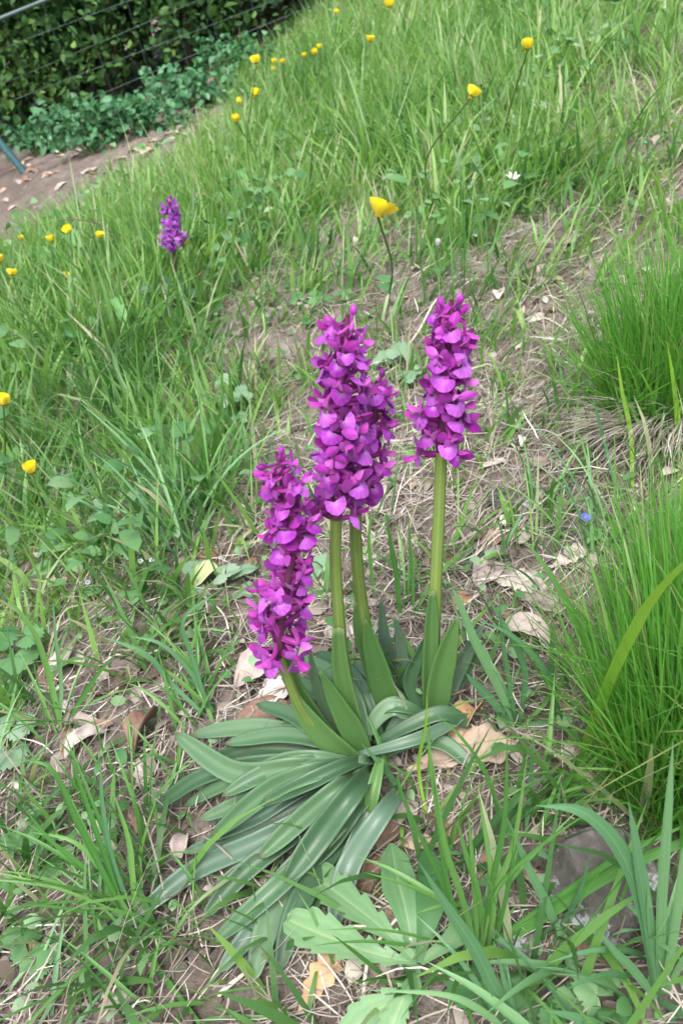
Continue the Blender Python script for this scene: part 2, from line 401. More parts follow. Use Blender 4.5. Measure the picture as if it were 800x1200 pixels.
def dead_mat(name, a, b):
    m, nt, bs, out = nmat(name); L = nt.links.new
    oi = nt.nodes.new('ShaderNodeObjectInfo'); tc = nt.nodes.new('ShaderNodeTexCoord')
    nz = nt.nodes.new('ShaderNodeTexNoise'); nz.inputs['Scale'].default_value = 70; nz.inputs['Detail'].default_value = 6; nz.inputs['Roughness'].default_value = 0.7
    L(tc.outputs['Object'], nz.inputs['Vector'])
    ad = nt.nodes.new('ShaderNodeMath'); ad.operation = 'MULTIPLY_ADD'; L(oi.outputs['Random'], ad.inputs[0]); ad.inputs[1].default_value = 0.5
    s_ = nt.nodes.new('ShaderNodeMath'); s_.operation = 'MULTIPLY_ADD'; L(nz.outputs['Fac'], s_.inputs[0]); s_.inputs[1].default_value = 1.2; s_.inputs[2].default_value = -0.35
    L(s_.outputs[0], ad.inputs[2])
    rp = ramp(nt, [(0.1, a), (0.9, b)]); L(ad.outputs[0], rp.inputs['Fac']); 
    sx = nt.nodes.new('ShaderNodeSeparateXYZ'); L(tc.outputs['UV'], sx.inputs[0])
    # side veins and midrib
    d = nt.nodes.new('ShaderNodeMath'); d.operation = 'SUBTRACT'; L(sx.outputs['X'], d.inputs[0]); d.inputs[1].default_value = 0.5
    ab = nt.nodes.new('ShaderNodeMath'); ab.operation = 'ABSOLUTE'; L(d.outputs[0], ab.inputs[0])
    v = nt.nodes.new('ShaderNodeMath'); v.operation = 'MULTIPLY_ADD'; L(ab.outputs[0], v.inputs[0]); v.inputs[1].default_value = -0.6; L(sx.outputs['Y'], v.inputs[2])
    v2 = nt.nodes.new('ShaderNodeMath'); v2.operation = 'MULTIPLY'; L(v.outputs[0], v2.inputs[0]); v2.inputs[1].default_value = 38
    sn = nt.nodes.new('ShaderNodeMath'); sn.operation = 'SINE'; L(v2.outputs[0], sn.inputs[0])
    bp = nt.nodes.new('ShaderNodeBump'); bp.inputs['Strength'].default_value = 0.12; bp.inputs['Distance'].default_value = 0.0006
    L(sn.outputs[0], bp.inputs['Height']); L(bp.outputs[0], bs.inputs['Normal'])
    L(rp.outputs[0], bs.inputs['Base Color']); bs.inputs['Roughness'].default_value = 0.75; bs.inputs['Specular IOR Level'].default_value = 0.25
    return m
M['dead_tan'] = dead_mat('dead_leaf_tan', (0.24, 0.17, 0.125), (0.46, 0.37, 0.30))
M['dead_grey'] = dead_mat('dead_leaf_grey', (0.22, 0.18, 0.165), (0.46, 0.40, 0.375))
M['dead_brown'] = dead_mat('dead_leaf_brown', (0.12, 0.07, 0.05), (0.30, 0.20, 0.16))
M['dead_orange'] = dead_mat('dead_leaf_orange', (0.25, 0.13, 0.07), (0.50, 0.31, 0.18))
M['dead_white'] = dead_mat('dead_leaf_bleached', (0.36, 0.31, 0.28), (0.60, 0.55, 0.51))
M['dead_yellow'] = dead_mat('dead_leaf_yellow', (0.24, 0.27, 0.13), (0.40, 0.42, 0.24))
m, nt, bs, out = nmat('rock'); M['rock'] = m
tc = nt.nodes.new('ShaderNodeTexCoord'); n1 = nt.nodes.new('ShaderNodeTexNoise'); n1.inputs['Scale'].default_value = 45; n1.inputs['Detail'].default_value = 9; n1.inputs['Roughness'].default_value = 0.72
n2 = nt.nodes.new('ShaderNodeTexNoise'); n2.inputs['Scale'].default_value = 16; n2.inputs['Detail'].default_value = 6; n2.inputs['Roughness'].default_value = 0.8
nt.links.new(tc.outputs['Object'], n1.inputs['Vector']); nt.links.new(tc.outputs['Object'], n2.inputs['Vector'])
r1 = ramp(nt, [(0.32, (0.028, 0.025, 0.022)), (0.5, (0.075, 0.07, 0.064)), (0.66, (0.19, 0.18, 0.17))]); nt.links.new(n1.outputs['Fac'], r1.inputs['Fac'])
r2 = ramp(nt, [(0.53, (0, 0, 0)), (0.60, (1, 1, 1))]); nt.links.new(n2.outputs['Fac'], r2.inputs['Fac'])
mi = nt.nodes.new('ShaderNodeMix'); mi.data_type = 'RGBA'; nt.links.new(r2.outputs['Color'], mi.inputs['Factor']); nt.links.new(r1.outputs['Color'], mi.inputs[6]); mi.inputs[7].default_value = (0.40, 0.42, 0.46, 1)
nt.links.new(mi.outputs[2], bs.inputs['Base Color']); bs.inputs['Roughness'].default_value = 0.8
bp = nt.nodes.new('ShaderNodeBump'); bp.inputs['Distance'].default_value = 0.004; bp.inputs['Strength'].default_value = 0.8
nt.links.new(n1.outputs['Fac'], bp.inputs['Height']); nt.links.new(bp.outputs[0], bs.inputs['Normal'])
m, nt, bs, out = nmat('fence_wire'); M['wire'] = m
bs.inputs['Base Color'].default_value = (0.06, 0.10, 0.095, 1); bs.inputs['Roughness'].default_value = 0.45; bs.inputs['Metallic'].default_value = 0.2
m, nt, bs, out = nmat('green_coated_steel'); M['post'] = m
nz = nt.nodes.new('ShaderNodeTexNoise'); nz.inputs['Scale'].default_value = 30
r1 = ramp(nt, [(0.3, (0.025, 0.075, 0.085)), (0.7, (0.05, 0.12, 0.13))]); nt.links.new(nz.outputs['Fac'], r1.inputs['Fac']); nt.links.new(r1.outputs[0], bs.inputs['Base Color']); bs.inputs['Roughness'].default_value = 0.35

# ------------------------------------------------------------------ ground
def axis(lo, hi, fine_lo, fine_hi, step):
    a = [fine_lo]; 
    while a[-1] < fine_hi: a.append(a[-1] + step)
    s = step
    while a[-1] < hi: s *= 1.25; a.append(a[-1] + s)
    s = step
    while a[0] > lo: s *= 1.25; a.insert(0, a[0] - s)
    return np.array(a)
gx = axis(-150, 150, -1.3, 1.1, 0.009)
gy = axis(-60, 200, 0.05, 1.9, 0.009)
GX, GY = np.meshgrid(gx, gy)
GZ = ground_z(GX, GY)
nx, ny = len(gx), len(gy)
idx = np.arange(nx * ny).reshape(ny, nx)
F = np.stack([idx[:-1, :-1], idx[:-1, 1:], idx[1:, 1:], idx[1:, :-1]], -1).reshape(-1, 4)
g = link('ground', make_mesh('ground', np.stack([GX, GY, GZ], -1).reshape(-1, 3), F), M['soil'])
tag(g, 'bare brown hillside soil sloping up to the right', 'ground', kind='structure')

# bare path under the hedge
EDGE_NEAR = [on_ground(px, py)[:2] for px, py in ((-140, 375), (0, 314), (110, 236), (180, 176), (225, 118), (372, 20))]
EDGE_FAR = [on_ground(px, py)[:2] for px, py in ((-140, 245), (0, 196), (110, 172), (215, 132), (300, 84), (372, 40))]
en = spline(np.array([(*p, 0) for p in EDGE_NEAR]), 140); ef = spline(np.array([(*p, 0) for p in EDGE_FAR]), 140)
ts = np.linspace(-0.12, 1.35, 60)
PV = []
for a, b in zip(en, ef):
    for t in ts:
        p = a + (b - a) * t
        j = 0.05 * float(vnoise(p[0], p[1], 6, 9))
        x, y = p[0] + j, p[1] + j * 2
        PV.append((x, y, float(ground_z(x, y)) + 0.004 + 0.012 * max(0.0, float(vnoise(x, y, 16, 6))) + 0.010 * max(0.0, float(vnoise(x, y, 45, 8)))))
n = len(ts); idx = np.arange(140 * n).reshape(140, n)
F = np.stack([idx[:-1, :-1], idx[1:, :-1], idx[1:, 1:], idx[:-1, 1:]], -1).reshape(-1, 4)
p = link('path', make_mesh('path', PV, F), M['path'])
tag(p, 'trodden bare earth path beneath the hedge', 'path', kind='structure')

# ------------------------------------------------------------------ hedge and fence
def leaf_cloud(centres, sizes, tints, up_bias=0.5, shape=1.0):
    """many small folded leaves, four triangles each"""
    N = len(centres)
    d = unit(RNG.normal(size=(N, 3)) + np.array([0, -0.3, up_bias * -0.2]))
    n_ = unit(RNG.normal(size=(N, 3)) * 0.8 + np.array([0, -0.4, 0.9 * up_bias + 0.2]))
    s_ = unit(np.cross(d, n_)); n2 = np.cross(s_, d)
    L_ = sizes[:, None]
    prof = [(0, 0), (0.28, 0.27), (0.65, 0.24), (1, 0), (0.65, -0.24), (0.28, -0.27)]
    V = np.stack([centres + d * L_ * r + s_ * L_ * w * shape + n2 * L_ * (0.3 * abs(w) - 0.18 * r * r) for r, w in prof], 1).reshape(-1, 3)
    b = np.arange(N)[:, None] * 6
    F = np.concatenate([b + np.array([[0, 1, 2, 3]]), b + np.array([[0, 3, 4, 5]])], 0)
    return V, F, np.repeat(tints, 6)
fb0 = on_ground(-10, 200); fb1 = on_ground(376, 46)
fdir = unit(np.array([fb1[0] - fb0[0], fb1[1] - fb0[1], 0])); fnor = np.array([-fdir[1], fdir[0], 0])
flen = float(np.hypot(fb1[0] - fb0[0], fb1[1] - fb0[1]))
HEDGE_LABELS = [
 'dark leafy hedge bush behind the green brace of the wire fence', 'hedge bush with pale yellowish young shoots above the nettle clump',
 'dense dark hedge bush behind the middle of the wire fence', 'hedge bush with bright shoots behind the upper wire fence',
 'dark hedge bush where the meadow grass meets the fence', 'shady hedge bush at the uphill end of the wire fence']
def bush(base, rx, ry, h, nl, label, seed, bright):
    rg = np.random.default_rng(seed)
    t = thing('hedge_bush', base, label, 'bush', 'bushes of the hedge')
    V = None
    stems = []
    for k in range(6):
        a = rg.uniform(0, 6.28); r0 = rg.uniform(0.02, 0.25) * rx
        p0 = np.array(base) + [math.cos(a) * r0, math.sin(a) * r0, -0.03]
        p2 = p0 + [math.cos(a) * rx * 0.45, math.sin(a) * ry * 0.45, h * rg.uniform(0.6, 0.9)]
        stems.append(tube([p0, (p0 + p2) / 2 + rg.normal(size=3) * 0.05, p2], [0.014, 0.010, 0.004], 8, 6))
    part('trunk', join(*stems), M['bark'], t)
    # clumps of leaves on an uneven shell with gaps
    cl = []
    nclump = 70
    for k in range(nclump):
        v = unit(rg.normal(size=3)); rr = rg.uniform(0.55, 1.05)
        cl.append(((v * rr) * [rx, ry, h / 2], rg.uniform(0.05, 0.17), rg.uniform(0.0, 0.9)))
    pick = rg.integers(0, nclump, nl)
    cc = np.array([c[0] for c in cl])[pick]; cr = np.array([c[1] for c in cl])[pick]; ct = np.array([c[2] for c in cl])[pick]
    P = cc + rg.normal(size=(nl, 3)) * cr[:, None] * 0.7 + [0, 0, h / 2]
    P[:, 2] = np.maximum(P[:, 2], 0.02)
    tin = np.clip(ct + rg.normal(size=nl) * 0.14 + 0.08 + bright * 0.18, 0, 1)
    V, F, T = leaf_cloud(P, rg.gamma(5, 0.0056, nl).clip(0.010, 0.06), tin)
    tag(link('crown', make_mesh('crown', V, F, None, T), M['hedge'], t), kind='stuff')
    return t
for k in range(6):
    f = (k - 0.35) / 4.6
    b = fb0[:2] + fdir[:2] * flen * f * 1.06 + fnor[:2] * 0.52
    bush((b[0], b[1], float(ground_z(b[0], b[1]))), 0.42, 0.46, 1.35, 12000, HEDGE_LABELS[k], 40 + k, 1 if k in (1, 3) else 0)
for k in range(7):
    f = (k - 1.2) / 4.2
    b = fb0[:2] + fdir[:2] * flen * f * 1.06 + fnor[:2] * 1.25
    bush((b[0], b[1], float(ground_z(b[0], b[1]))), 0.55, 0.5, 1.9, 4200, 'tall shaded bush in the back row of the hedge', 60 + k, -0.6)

def fpt(s, h, off=0.0):
    b = fb0[:2] + fdir[:2] * s + fnor[:2] * off
    slope0 = ground_z(*(fb0[:2])); slope1 = ground_z(*(fb1[:2]))
    z = slope0 + (slope1 - slope0) * s / flen
    return np.array([b[0], b[1], z + h])
fence = thing('wire_fence', fpt(0, 0), 'green wire mesh fence climbing the slope in front of the hedge', 'fence')
HW = [0.03, 0.11, 0.19, 0.27, 0.36]
for h in HW:
    part('wire', tube([fpt(s, h + 0.008 * math.sin(s * 3 + h * 40)) for s in np.linspace(-0.7, flen + 0.25, 10)], 0.0009, 30, 5), M['wire'], fence)
part('top_rail', tube([fpt(s, 0.455) for s in (-0.7, flen * 0.5, flen + 0.25)], 0.0075, 10, 8), M['wire'], fence)
s = -0.65; k = 0
lean = (ground_z(*fb1[:2]) - ground_z(*fb0[:2])) / flen
while s < flen + 0.2:
    part('wire', tube([fpt(s + 0.08, 0.0), fpt(s + 0.04 + 0.01 * math.sin(k * 2.1), 0.2), fpt(s - 0.01, 0.455)], 0.0008, 6, 5), M['wire'], fence)
    s += 0.135; k += 1
bt = on_ground(34, 203); bt0 = at_depth(-30, 130, bt[1] + 0.02)
part('brace', tube([bt + [0, 0, -0.02], bt0, bt0 + (bt0 - bt) * 0.5], 0.013, 6, 10), M['post'], fence)
pp = bt0 + (bt0 - bt) * 0.5
part('post', tube([[pp[0], pp[1], float(ground_z(pp[0], pp[1])) - 0.05], [pp[0], pp[1], pp[2] + 0.3]], 0.02, 4, 10), M['post'], fence)

# nettle-like clump at the foot of the hedge
def herb_clump(px, py, rx, rz, nl, size, label, cat, mat):
    c = on_ground(px, py)
    t = thing('leafy_herb', c, label, cat)
    P = np.clip(RNG.normal(size=(nl, 3)), -1.7, 1.7) * [rx, rx * 0.5, rz] * 0.55 + [0, 0.02, rz]
    P[:, 2] = np.abs(P[:, 2]) + 0.02
    st = [tube([c + [0, 0, -0.01], c + p * [0.6, 0.6, 0.5], c + p], [0.003, 0.002, 0.001], 5, 5) for p in P[:14]]
    part('stem', join(*st), M['bstem'], t)
    V, F, T = leaf_cloud(P, RNG.uniform(0.7, 1.3, nl) * size, RNG.random(nl), 1.0, 1.3)
    tag(link('leaves', make_mesh('leaves', V, F, None, T), mat, t), kind='stuff')
for hx, hy, hr, hz, hn, hl in (
        (112, 180, 0.17, 0.065, 620, 'low bluish green leafy herb clump at the foot of the hedge'),
        (55, 184, 0.14, 0.04, 360, 'low dark herb patch by the fence brace'),
        (168, 160, 0.15, 0.05, 420, 'low leafy herb patch uphill of the bluish clump'),
        (225, 128, 0.15, 0.05, 420, 'dark low herbs where the path narrows'),
        (285, 92, 0.15, 0.05, 420, 'low dark herb clump between hedge and grass edge')):
    herb_clump(hx, hy, hr, hz, hn, 0.024, hl, 'herb', M['nettle'])

# ------------------------------------------------------------------ meadow grass (stuff)
DENS = """
0000000789988776
0000056999998765
0000058999998645
0000699999997545
0079999789998755
8999986547874555
9999974456643444
9999754543543333
9999655543554333
9877655444554333
8778853333444433
6567843222333444
6676532222223455
7675432222212455
7666532211122345
7545522222222344
4202422222223445
4100211111122455
5311211112255434
7765211123355224
7775211223455113
6765211223455313
2454211112455434
1343211112455556
""".split()
HGT = """
0000000777788777
0000055788888776
0000056788888766
0000467888887765
0046778787887655
5566776546765555
6777764544533444
8887653443333333
8887644433333333
7777654333333333
6567763333333334
5456653333333344
5555543333333445
4444444333333445
4444444333334445
4444444444444445
4434444444444455
3333333333334455
4433333334455555
4444333345566555
4444433345566555
4444333345566555
3444333345566555
3444333345566666
""".split()
Dg = np.array([[int(c) for c in r] for r in DENS], float)
Hg = np.array([[int(c) for c in r] for r in HGT], float)
def look(G, px, py):
    gx_ = np.clip(px / 50 - 0.5, 0, 15); gy_ = np.clip(py / 50 - 0.5, 0, 23)
    x0 = np.floor(gx_).astype(int); y0 = np.floor(gy_).astype(int)
    x1 = np.minimum(x0 + 1, 15); y1 = np.minimum(y0 + 1, 23)
    fx = gx_ - x0; fy = gy_ - y0
    return (G[y0, x0] * (1 - fx) + G[y0, x1] * fx) * (1 - fy) + (G[y1, x0] * (1 - fx) + G[y1, x1] * fx) * fy
def blades(root, az, th0, kap, Ln, W, tint, S=4, face=None):
    N = len(root)
    s = np.linspace(0, 1, S + 1)
    th = th0[:, None] + kap[:, None] * s[None, :] ** 1.4
    kink = (RNG.random(N) < 0.09) * RNG.uniform(0.6, 1.6, N)
    th = th + kink[:, None] * (s[None, :] > RNG.uniform(0.35, 0.75, N)[:, None])
    d = np.stack([np.sin(th) * np.cos(az)[:, None], np.sin(th) * np.sin(az)[:, None], np.cos(th)], -1)
    P = root[:, None, :] + np.concatenate([np.zeros((N, 1, 3)), np.cumsum((d[:, :-1] + d[:, 1:]) * 0.5 * (Ln / S)[:, None, None], 1)], 1)
    gz = ground_z(P[:, :, 0], P[:, :, 1]) + 0.002
    P[:, 1:, 2] = np.maximum(P[:, 1:, 2], gz[:, 1:])
    tw = RNG.normal(size=N) * 0.5 if face is None else face
    a2 = az[:, None] + math.pi / 2 + tw[:, None] * (0.5 + s[None, :])
    side = np.stack([np.cos(a2), np.sin(a2), np.zeros_like(a2)], -1)
    pr = np.interp(s, [0, 0.25, 0.55, 0.8, 1], [0.65, 1, 0.9, 0.55, 0.04])
    hw = 0.5 * W[:, None] * pr[None, :]
    V = np.stack([P - side * hw[..., None], P + side * hw[..., None]], 2).reshape(-1, 3)
    b = (np.arange(N) * (S + 1) * 2)[:, None]
    i = np.arange(S)[None, :] * 2
    q = b + i
    F = np.stack([q, q + 1, q + 3, q + 2], -1).reshape(-1, 4)
    return V, F, np.repeat(tint, (S + 1) * 2)
def frustum_points(n, ymin=0.16, ymax=5.0, power=1.0):
    y = ymin + (ymax - ymin) * RNG.random(n) ** power
    half = 0.30 + 0.56 * y
    x = (RNG.random(n) * 2 - 1) * half
    return x, y, half
PATHPOLY = np.vstack([np.array(EDGE_NEAR), np.array(EDGE_FAR)[::-1]])
def beyond_edge(x, y):
    """past the near edge of the path (no meadow there)"""
    ex = np.array([e[0] for e in EDGE_NEAR]); ey = np.array([e[1] for e in EDGE_NEAR])
    lim = np.interp(x, ex, ey, left=ey[0], right=9)
    return (y > lim + 0.10 * vnoise(x, y, 5, 5)) & (x < ex[-1]) & (RNG.random(np.shape(x)) > 0.04)
ncl = 24000
x, y, half = frustum_points(ncl, 0.14, 4.8, 0.75)
px, py = to_px(x, y, ground_z(x, y))
dn = look(Dg, px, py) / 9
hg = look(Hg, px, py)
keep = (RNG.random(ncl) < dn ** 1.35 * (0.55 + 0.45 * half / half.max()) + 0.02) & ~beyond_edge(x, y)
patch = vnoise(x, y, 9, 7)
keep &= (patch + 0.5 * dn > -0.12)
x, y, dn, hg, half = x[keep], y[keep], dn[keep], hg[keep], half[keep]
nb = RNG.integers(4, 12, len(x))
ci = np.repeat(np.arange(len(x)), nb)
N = len(ci)
sp = RNG.normal(size=(N, 2)) * 0.013
rx_, ry_ = x[ci] + sp[:, 0], y[ci] + sp[:, 1]
root = np.stack([rx_, ry_, ground_z(rx_, ry_) - 0.004], -1)
fa = 4.2 + 3.0 * vnoise(x, y, 2.5, 12) * 2
az = fa[ci] + RNG.normal(size=N) * 1.7
Hm = (0.012 + 0.0165 * hg[ci]) * RNG.uniform(0.5, 1.35, N) * RNG.uniform(0.8, 1.2, len(x))[ci]
th0 = np.abs(RNG.normal(size=N)) * 0.28 + 0.08 + 0.25 * (1 - dn[ci])
kap = RNG.gamma(2.0, 0.32, N)
W = RNG.gamma(3.2, 0.00105, N).clip(0.001, 0.0075) * (0.75 + 0.06 * hg[ci])
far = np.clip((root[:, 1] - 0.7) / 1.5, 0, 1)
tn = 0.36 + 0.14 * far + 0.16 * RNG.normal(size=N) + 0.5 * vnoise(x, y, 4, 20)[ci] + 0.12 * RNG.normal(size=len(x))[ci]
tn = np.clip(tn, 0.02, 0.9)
stalky = RNG.random(N) < 0.02 * dn[ci]
Hm[stalky] *= 1.7; W[stalky] *= 0.4; kap[stalky] *= 0.5; tn[stalky] = 0.86
dead = RNG.random(N) < 0.03 + 0.16 * (1 - dn[ci])
tn[dead] = RNG.uniform(0.86, 1.0, dead.sum())
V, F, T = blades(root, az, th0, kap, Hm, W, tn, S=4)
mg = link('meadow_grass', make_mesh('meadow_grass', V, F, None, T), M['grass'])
tag(mg, 'green meadow grass covering the hillside', 'grass', kind='stuff')
print('grass blades', N)

# ------------------------------------------------------------------ straw and crumbs (stuff)
ns = 130000
x, y, half = frustum_points(ns, 0.14, 3.2, 1.0)
px, py = to_px(x, y, ground_z(x, y)); dn = look(Dg, px, py) / 9
w_ = (1 - dn) ** 1.1 * (0.5 + 0.9 * (vnoise(x, y, 6, 31) + 0.35).clip(0, 1))
for (sx_, sy_, sr) in ((145, 870, 70), (30, 1150, 70), (330, 1170, 60), (620, 390, 50)):
    w_ = w_ * np.clip(((px - sx_) ** 2 + (py - sy_) ** 2) ** 0.5 / sr - 0.15, 0.12, 1)
for (sx_, sy_, sr) in ((520, 600, 110), (640, 640, 90), (450, 290, 80), (720, 530, 90), (600, 450, 70)):
    w_ = w_ + 0.35 * np.exp(-((px - sx_) ** 2 + (py - sy_) ** 2) / (2 * sr * sr))
keep = (RNG.random(ns) < w_ * 1.1) & ~beyond_edge(x, y)
x, y = x[keep], y[keep]; N = len(x)
az = RNG.random(N) * 6.283; Ln = RNG.gamma(2.2, 0.015, N).clip(0.008, 0.12); W = RNG.uniform(0.0004, 0.0013, N)
S = 4; s = np.linspace(0, 1, S + 1)
bend = RNG.normal(size=N) * 0.55
ang = az[:, None] + bend[:, None] * s
dx = np.cumsum(np.cos(ang) * (Ln / S)[:, None], 1); dy = np.cumsum(np.sin(ang) * (Ln / S)[:, None], 1)
X = x[:, None] + dx; Y = y[:, None] + dy
lift = RNG.gamma(1.4, 0.0035, N)[:, None] + (RNG.gamma(1.0, 0.006, N)[:, None] * s)
Z = ground_z(X, Y) + 0.0012 + lift
P = np.stack([X, Y, Z], -1)
side = np.stack([-np.sin(ang), np.cos(ang), RNG.normal(size=N)[:, None] * 0.4 + 0 * ang], -1)
hw = (W[:, None] * np.array([0.7, 1, 1, 0.8, 0.2]) * 0.5)[..., None]
V = np.stack([P - side * hw, P + side * hw], 2).reshape(-1, 3)
b = (np.arange(N) * (S + 1) * 2)[:, None]; q = b + np.arange(S)[None, :] * 2
F = np.stack([q, q + 1, q + 3, q + 2], -1).reshape(-1, 4)
st = link('straw_litter', make_mesh('straw_litter', V, F, None, np.repeat(np.clip(RNG.normal(0.42, 0.27, N), 0, 1), (S + 1) * 2)), M['straw'])
tag(st, 'dry straw and dead grass stalks scattered over the soil', 'straw', kind='stuff')
print('straws', N)

nc_ = 42000
x, y, half = frustum_points(nc_, 0.14, 2.2, 0.9)
px, py = to_px(x, y, ground_z(x, y)); dn = look(Dg, px, py) / 9
keep = RNG.random(nc_) < (1 - dn)
x, y = x[keep], y[keep]; N = len(x)
oc = np.array([[1, 0, 0], [-1, 0, 0], [0, 1, 0], [0, -1, 0], [0, 0, 1], [0, 0, -1]], float)
of = np.array([[0, 2, 4], [2, 1, 4], [1, 3, 4], [3, 0, 4], [2, 0, 5], [1, 2, 5], [3, 1, 5], [0, 3, 5]])
sz = RNG.gamma(2.0, 0.0011, N).clip(0.0008, 0.008)
V = np.stack([x, y, ground_z(x, y) + sz * 0.2], -1)[:, None, :] + oc[None] * sz[:, None, None] * RNG.uniform(0.5, 1.3, (N, 6, 1)) + RNG.normal(size=(N, 6, 3)) * sz[:, None, None] * 0.2
F = (np.arange(N)[:, None, None] * 6 + of[None]).reshape(-1, 3)
tag(link('soil_crumbs', make_mesh('soil_crumbs', V.reshape(-1, 3), F, smooth=False), M['crumb']), 'small crumbs of earth and grit lying on the soil', 'soil', kind='stuff')

# small torn leaf bits and low ground cover leaves (stuff)
def ground_leaves(name, n, sizes, lift, cond, mat, tints, label, cat, ymax=2.6):
    x, y, half = frustum_points(n, 0.14, ymax, 0.85)
    px, py = to_px(x, y, ground_z(x, y)); dn = look(Dg, px, py) / 9
    k = cond(x, y, px, py, dn) & ~beyond_edge(x, y)
    x, y = x[k], y[k]; N = len(x)
    c = np.stack([x, y, ground_z(x, y) + RNG.uniform(*lift, N)], -1)
    a = RNG.random(N) * 6.283
    d = np.stack([np.cos(a), np.sin(a), RNG.normal(size=N) * 0.25], -1); d = unit(d)
    n_ = unit(RNG.normal(size=(N, 3)) * 0.45 + [0, 0, 1]); s_ = unit(np.cross(d, n_)); n2 = np.cross(s_, d)
    L_ = RNG.uniform(*sizes, N)[:, None]; wd = RNG.uniform(0.22, 0.42, N)[:, None]
    ring = [(0, 0), (0.2, 0.75), (0.5, 1), (0.8, 0.75), (1, 0), (0.8, -0.75), (0.5, -1), (0.2, -0.75)]
    cols = [c + d * L_ * r + s_ * L_ * wd * w + n2 * L_ * (0.12 * abs(w) - 0.15 * (r - 0.5) ** 2) for r, w in ring]
    V = np.stack(cols, 1).reshape(-1, 3)
    b = np.arange(N)[:, None] * 8
    F = np.concatenate([b + np.array([[0, 1, 7, 0]])[:, :4], b + np.array([[1, 2, 6, 7]]), b + np.array([[2, 3, 5, 6]])], 0)
    F = np.concatenate([b + np.array([[1, 2, 6, 7]]), b + np.array([[2, 3, 5, 6]])], 0)
    F3 = np.concatenate([b + np.array([[0, 1, 7]]), b + np.array([[3, 4, 5]])], 0)
    fl = [tuple(f) for f in F.tolist()] + [tuple(f) for f in F3.tolist()]
    tag(link(name, make_mesh(name, V, fl, None, np.repeat(tints(N), 8)), mat), label, cat, kind='stuff')
ground_leaves('ground_cover', 13000, (0.005, 0.015), (0.004, 0.03),
    lambda x, y, px, py, dn: RNG.random(len(x)) < 0.9 * (vnoise(x, y, 7, 44) + 0.10).clip(0, 1) * 2.2 * (0.25 + dn),
    M['herb_pt'], lambda n: RNG.random(n), 'low small leaved herbs growing between the grass', 'ground cover')
ground_leaves('meadow_herbs', 15000, (0.012, 0.034), (0.02, 0.11),
    lambda x, y, px, py, dn: (RNG.random(len(x)) < 0.8 * (vnoise(x, y, 5, 48) + 0.15).clip(0, 1) * 2) & (dn > 0.62),
    M['herb_pt'], lambda n: np.clip(RNG.normal(0.45, 0.25, n), 0, 1), 'mixed broad leaved herbs woven through the tall grass', 'herbs', 4.2)
ground_leaves('leaf_litter', 14000, (0.007, 0.022), (0.002, 0.008),
    lambda x, y, px, py, dn: RNG.random(len(x)) < (1 - dn) ** 2 * 0.8 * (vnoise(x, y, 6, 31) + 0.6).clip(0, 1),
    M['straw'], lambda n: np.clip(RNG.normal(0.35, 0.25, n), 0, 1), 'torn bits of dry leaf littering the soil', 'litter', 2.2)

# ------------------------------------------------------------------ orchids
mm = 0.001
def petal_geo(L, Wd, cup, curl, o, d, n, power=0.75, nl=6, nw=5, peak=0.5):
    """ovate petal from o along d with normal n"""
    d = unit(np.array(d, float)); n = np.array(n, float); n = unit(n - d * np.dot(n, d)); s = np.cross(d, n)
    V = []; U = []
    for i in range(nl + 1):
        t = i / nl
        tt = t ** (math.log(0.5) / math.log(peak))
        w = Wd * 0.5 * max(0.06, math.sin(math.pi * min(max(tt, 0.04), 0.985))) ** power
        for j in range(nw):
            u = -1 + 2 * j / (nw - 1)
            V.append(np.array(o) + d * L * t + s * w * u + n * (cup * w * u * u - curl * L * t * t + 0.045 * L * t * math.sin(3.1 * u + 5 * t + o[1] * 3 + L)))
            U.append((u * 0.5 + 0.5, t))
    F = [(i * nw + j, i * nw + j + 1, (i + 1) * nw + j + 1, (i + 1) * nw + j) for i in range(nl) for j in range(nw - 1)]
    return np.array(V) * mm, np.array(F), np.array(U)
def lip_geo(rg):
    V = []; U = []
    nr, na = 4, 17
    A = R(118)
    tilt = R(rg.uniform(38, 62)); size = rg.uniform(0.92, 1.1)
    for i in range(nr + 1):
        f = i / nr
        for j in range(na):
            a = -A + 2 * A * j / (na - 1)
            r = 5.5 * size * (1 + 0.075 * math.cos(3 * a) + 0.03 * math.cos(6 * a)) * (0.62 + 0.38 * math.cos(a * 0.55)) + rg.normal() * 0.12
            l = r * f * math.cos(a); w = r * f * math.sin(a) * 1.05
            dep = -0.085 * w * w - 0.035 * l * abs(l) + 0.9 * math.exp(-w * w / 3) * (f > 0) * 0.6
            # lip plane: forward-down direction and its normal
            fx, fz = math.cos(tilt), -math.sin(tilt)
            V.append((9.6 + (l + 2.0) * fx + dep * math.sin(tilt), w, 4.6 + (l + 2.0) * fz + dep * math.cos(tilt)))
            U.append((a / A * 0.5 + 0.5, f))
    F = [(i * na + j, i * na + j + 1, (i + 1) * na + j + 1, (i + 1) * na + j) for i in range(nr) for j in range(na - 1)]
    return np.array(V) * mm, np.array(F), np.array(U)
def scaled_tube(P, r, n=8, k=6):
    v, f, u = tube(np.array(P, float), np.array(r, float), n, k)
    return v * mm, f, u
FLOR = []
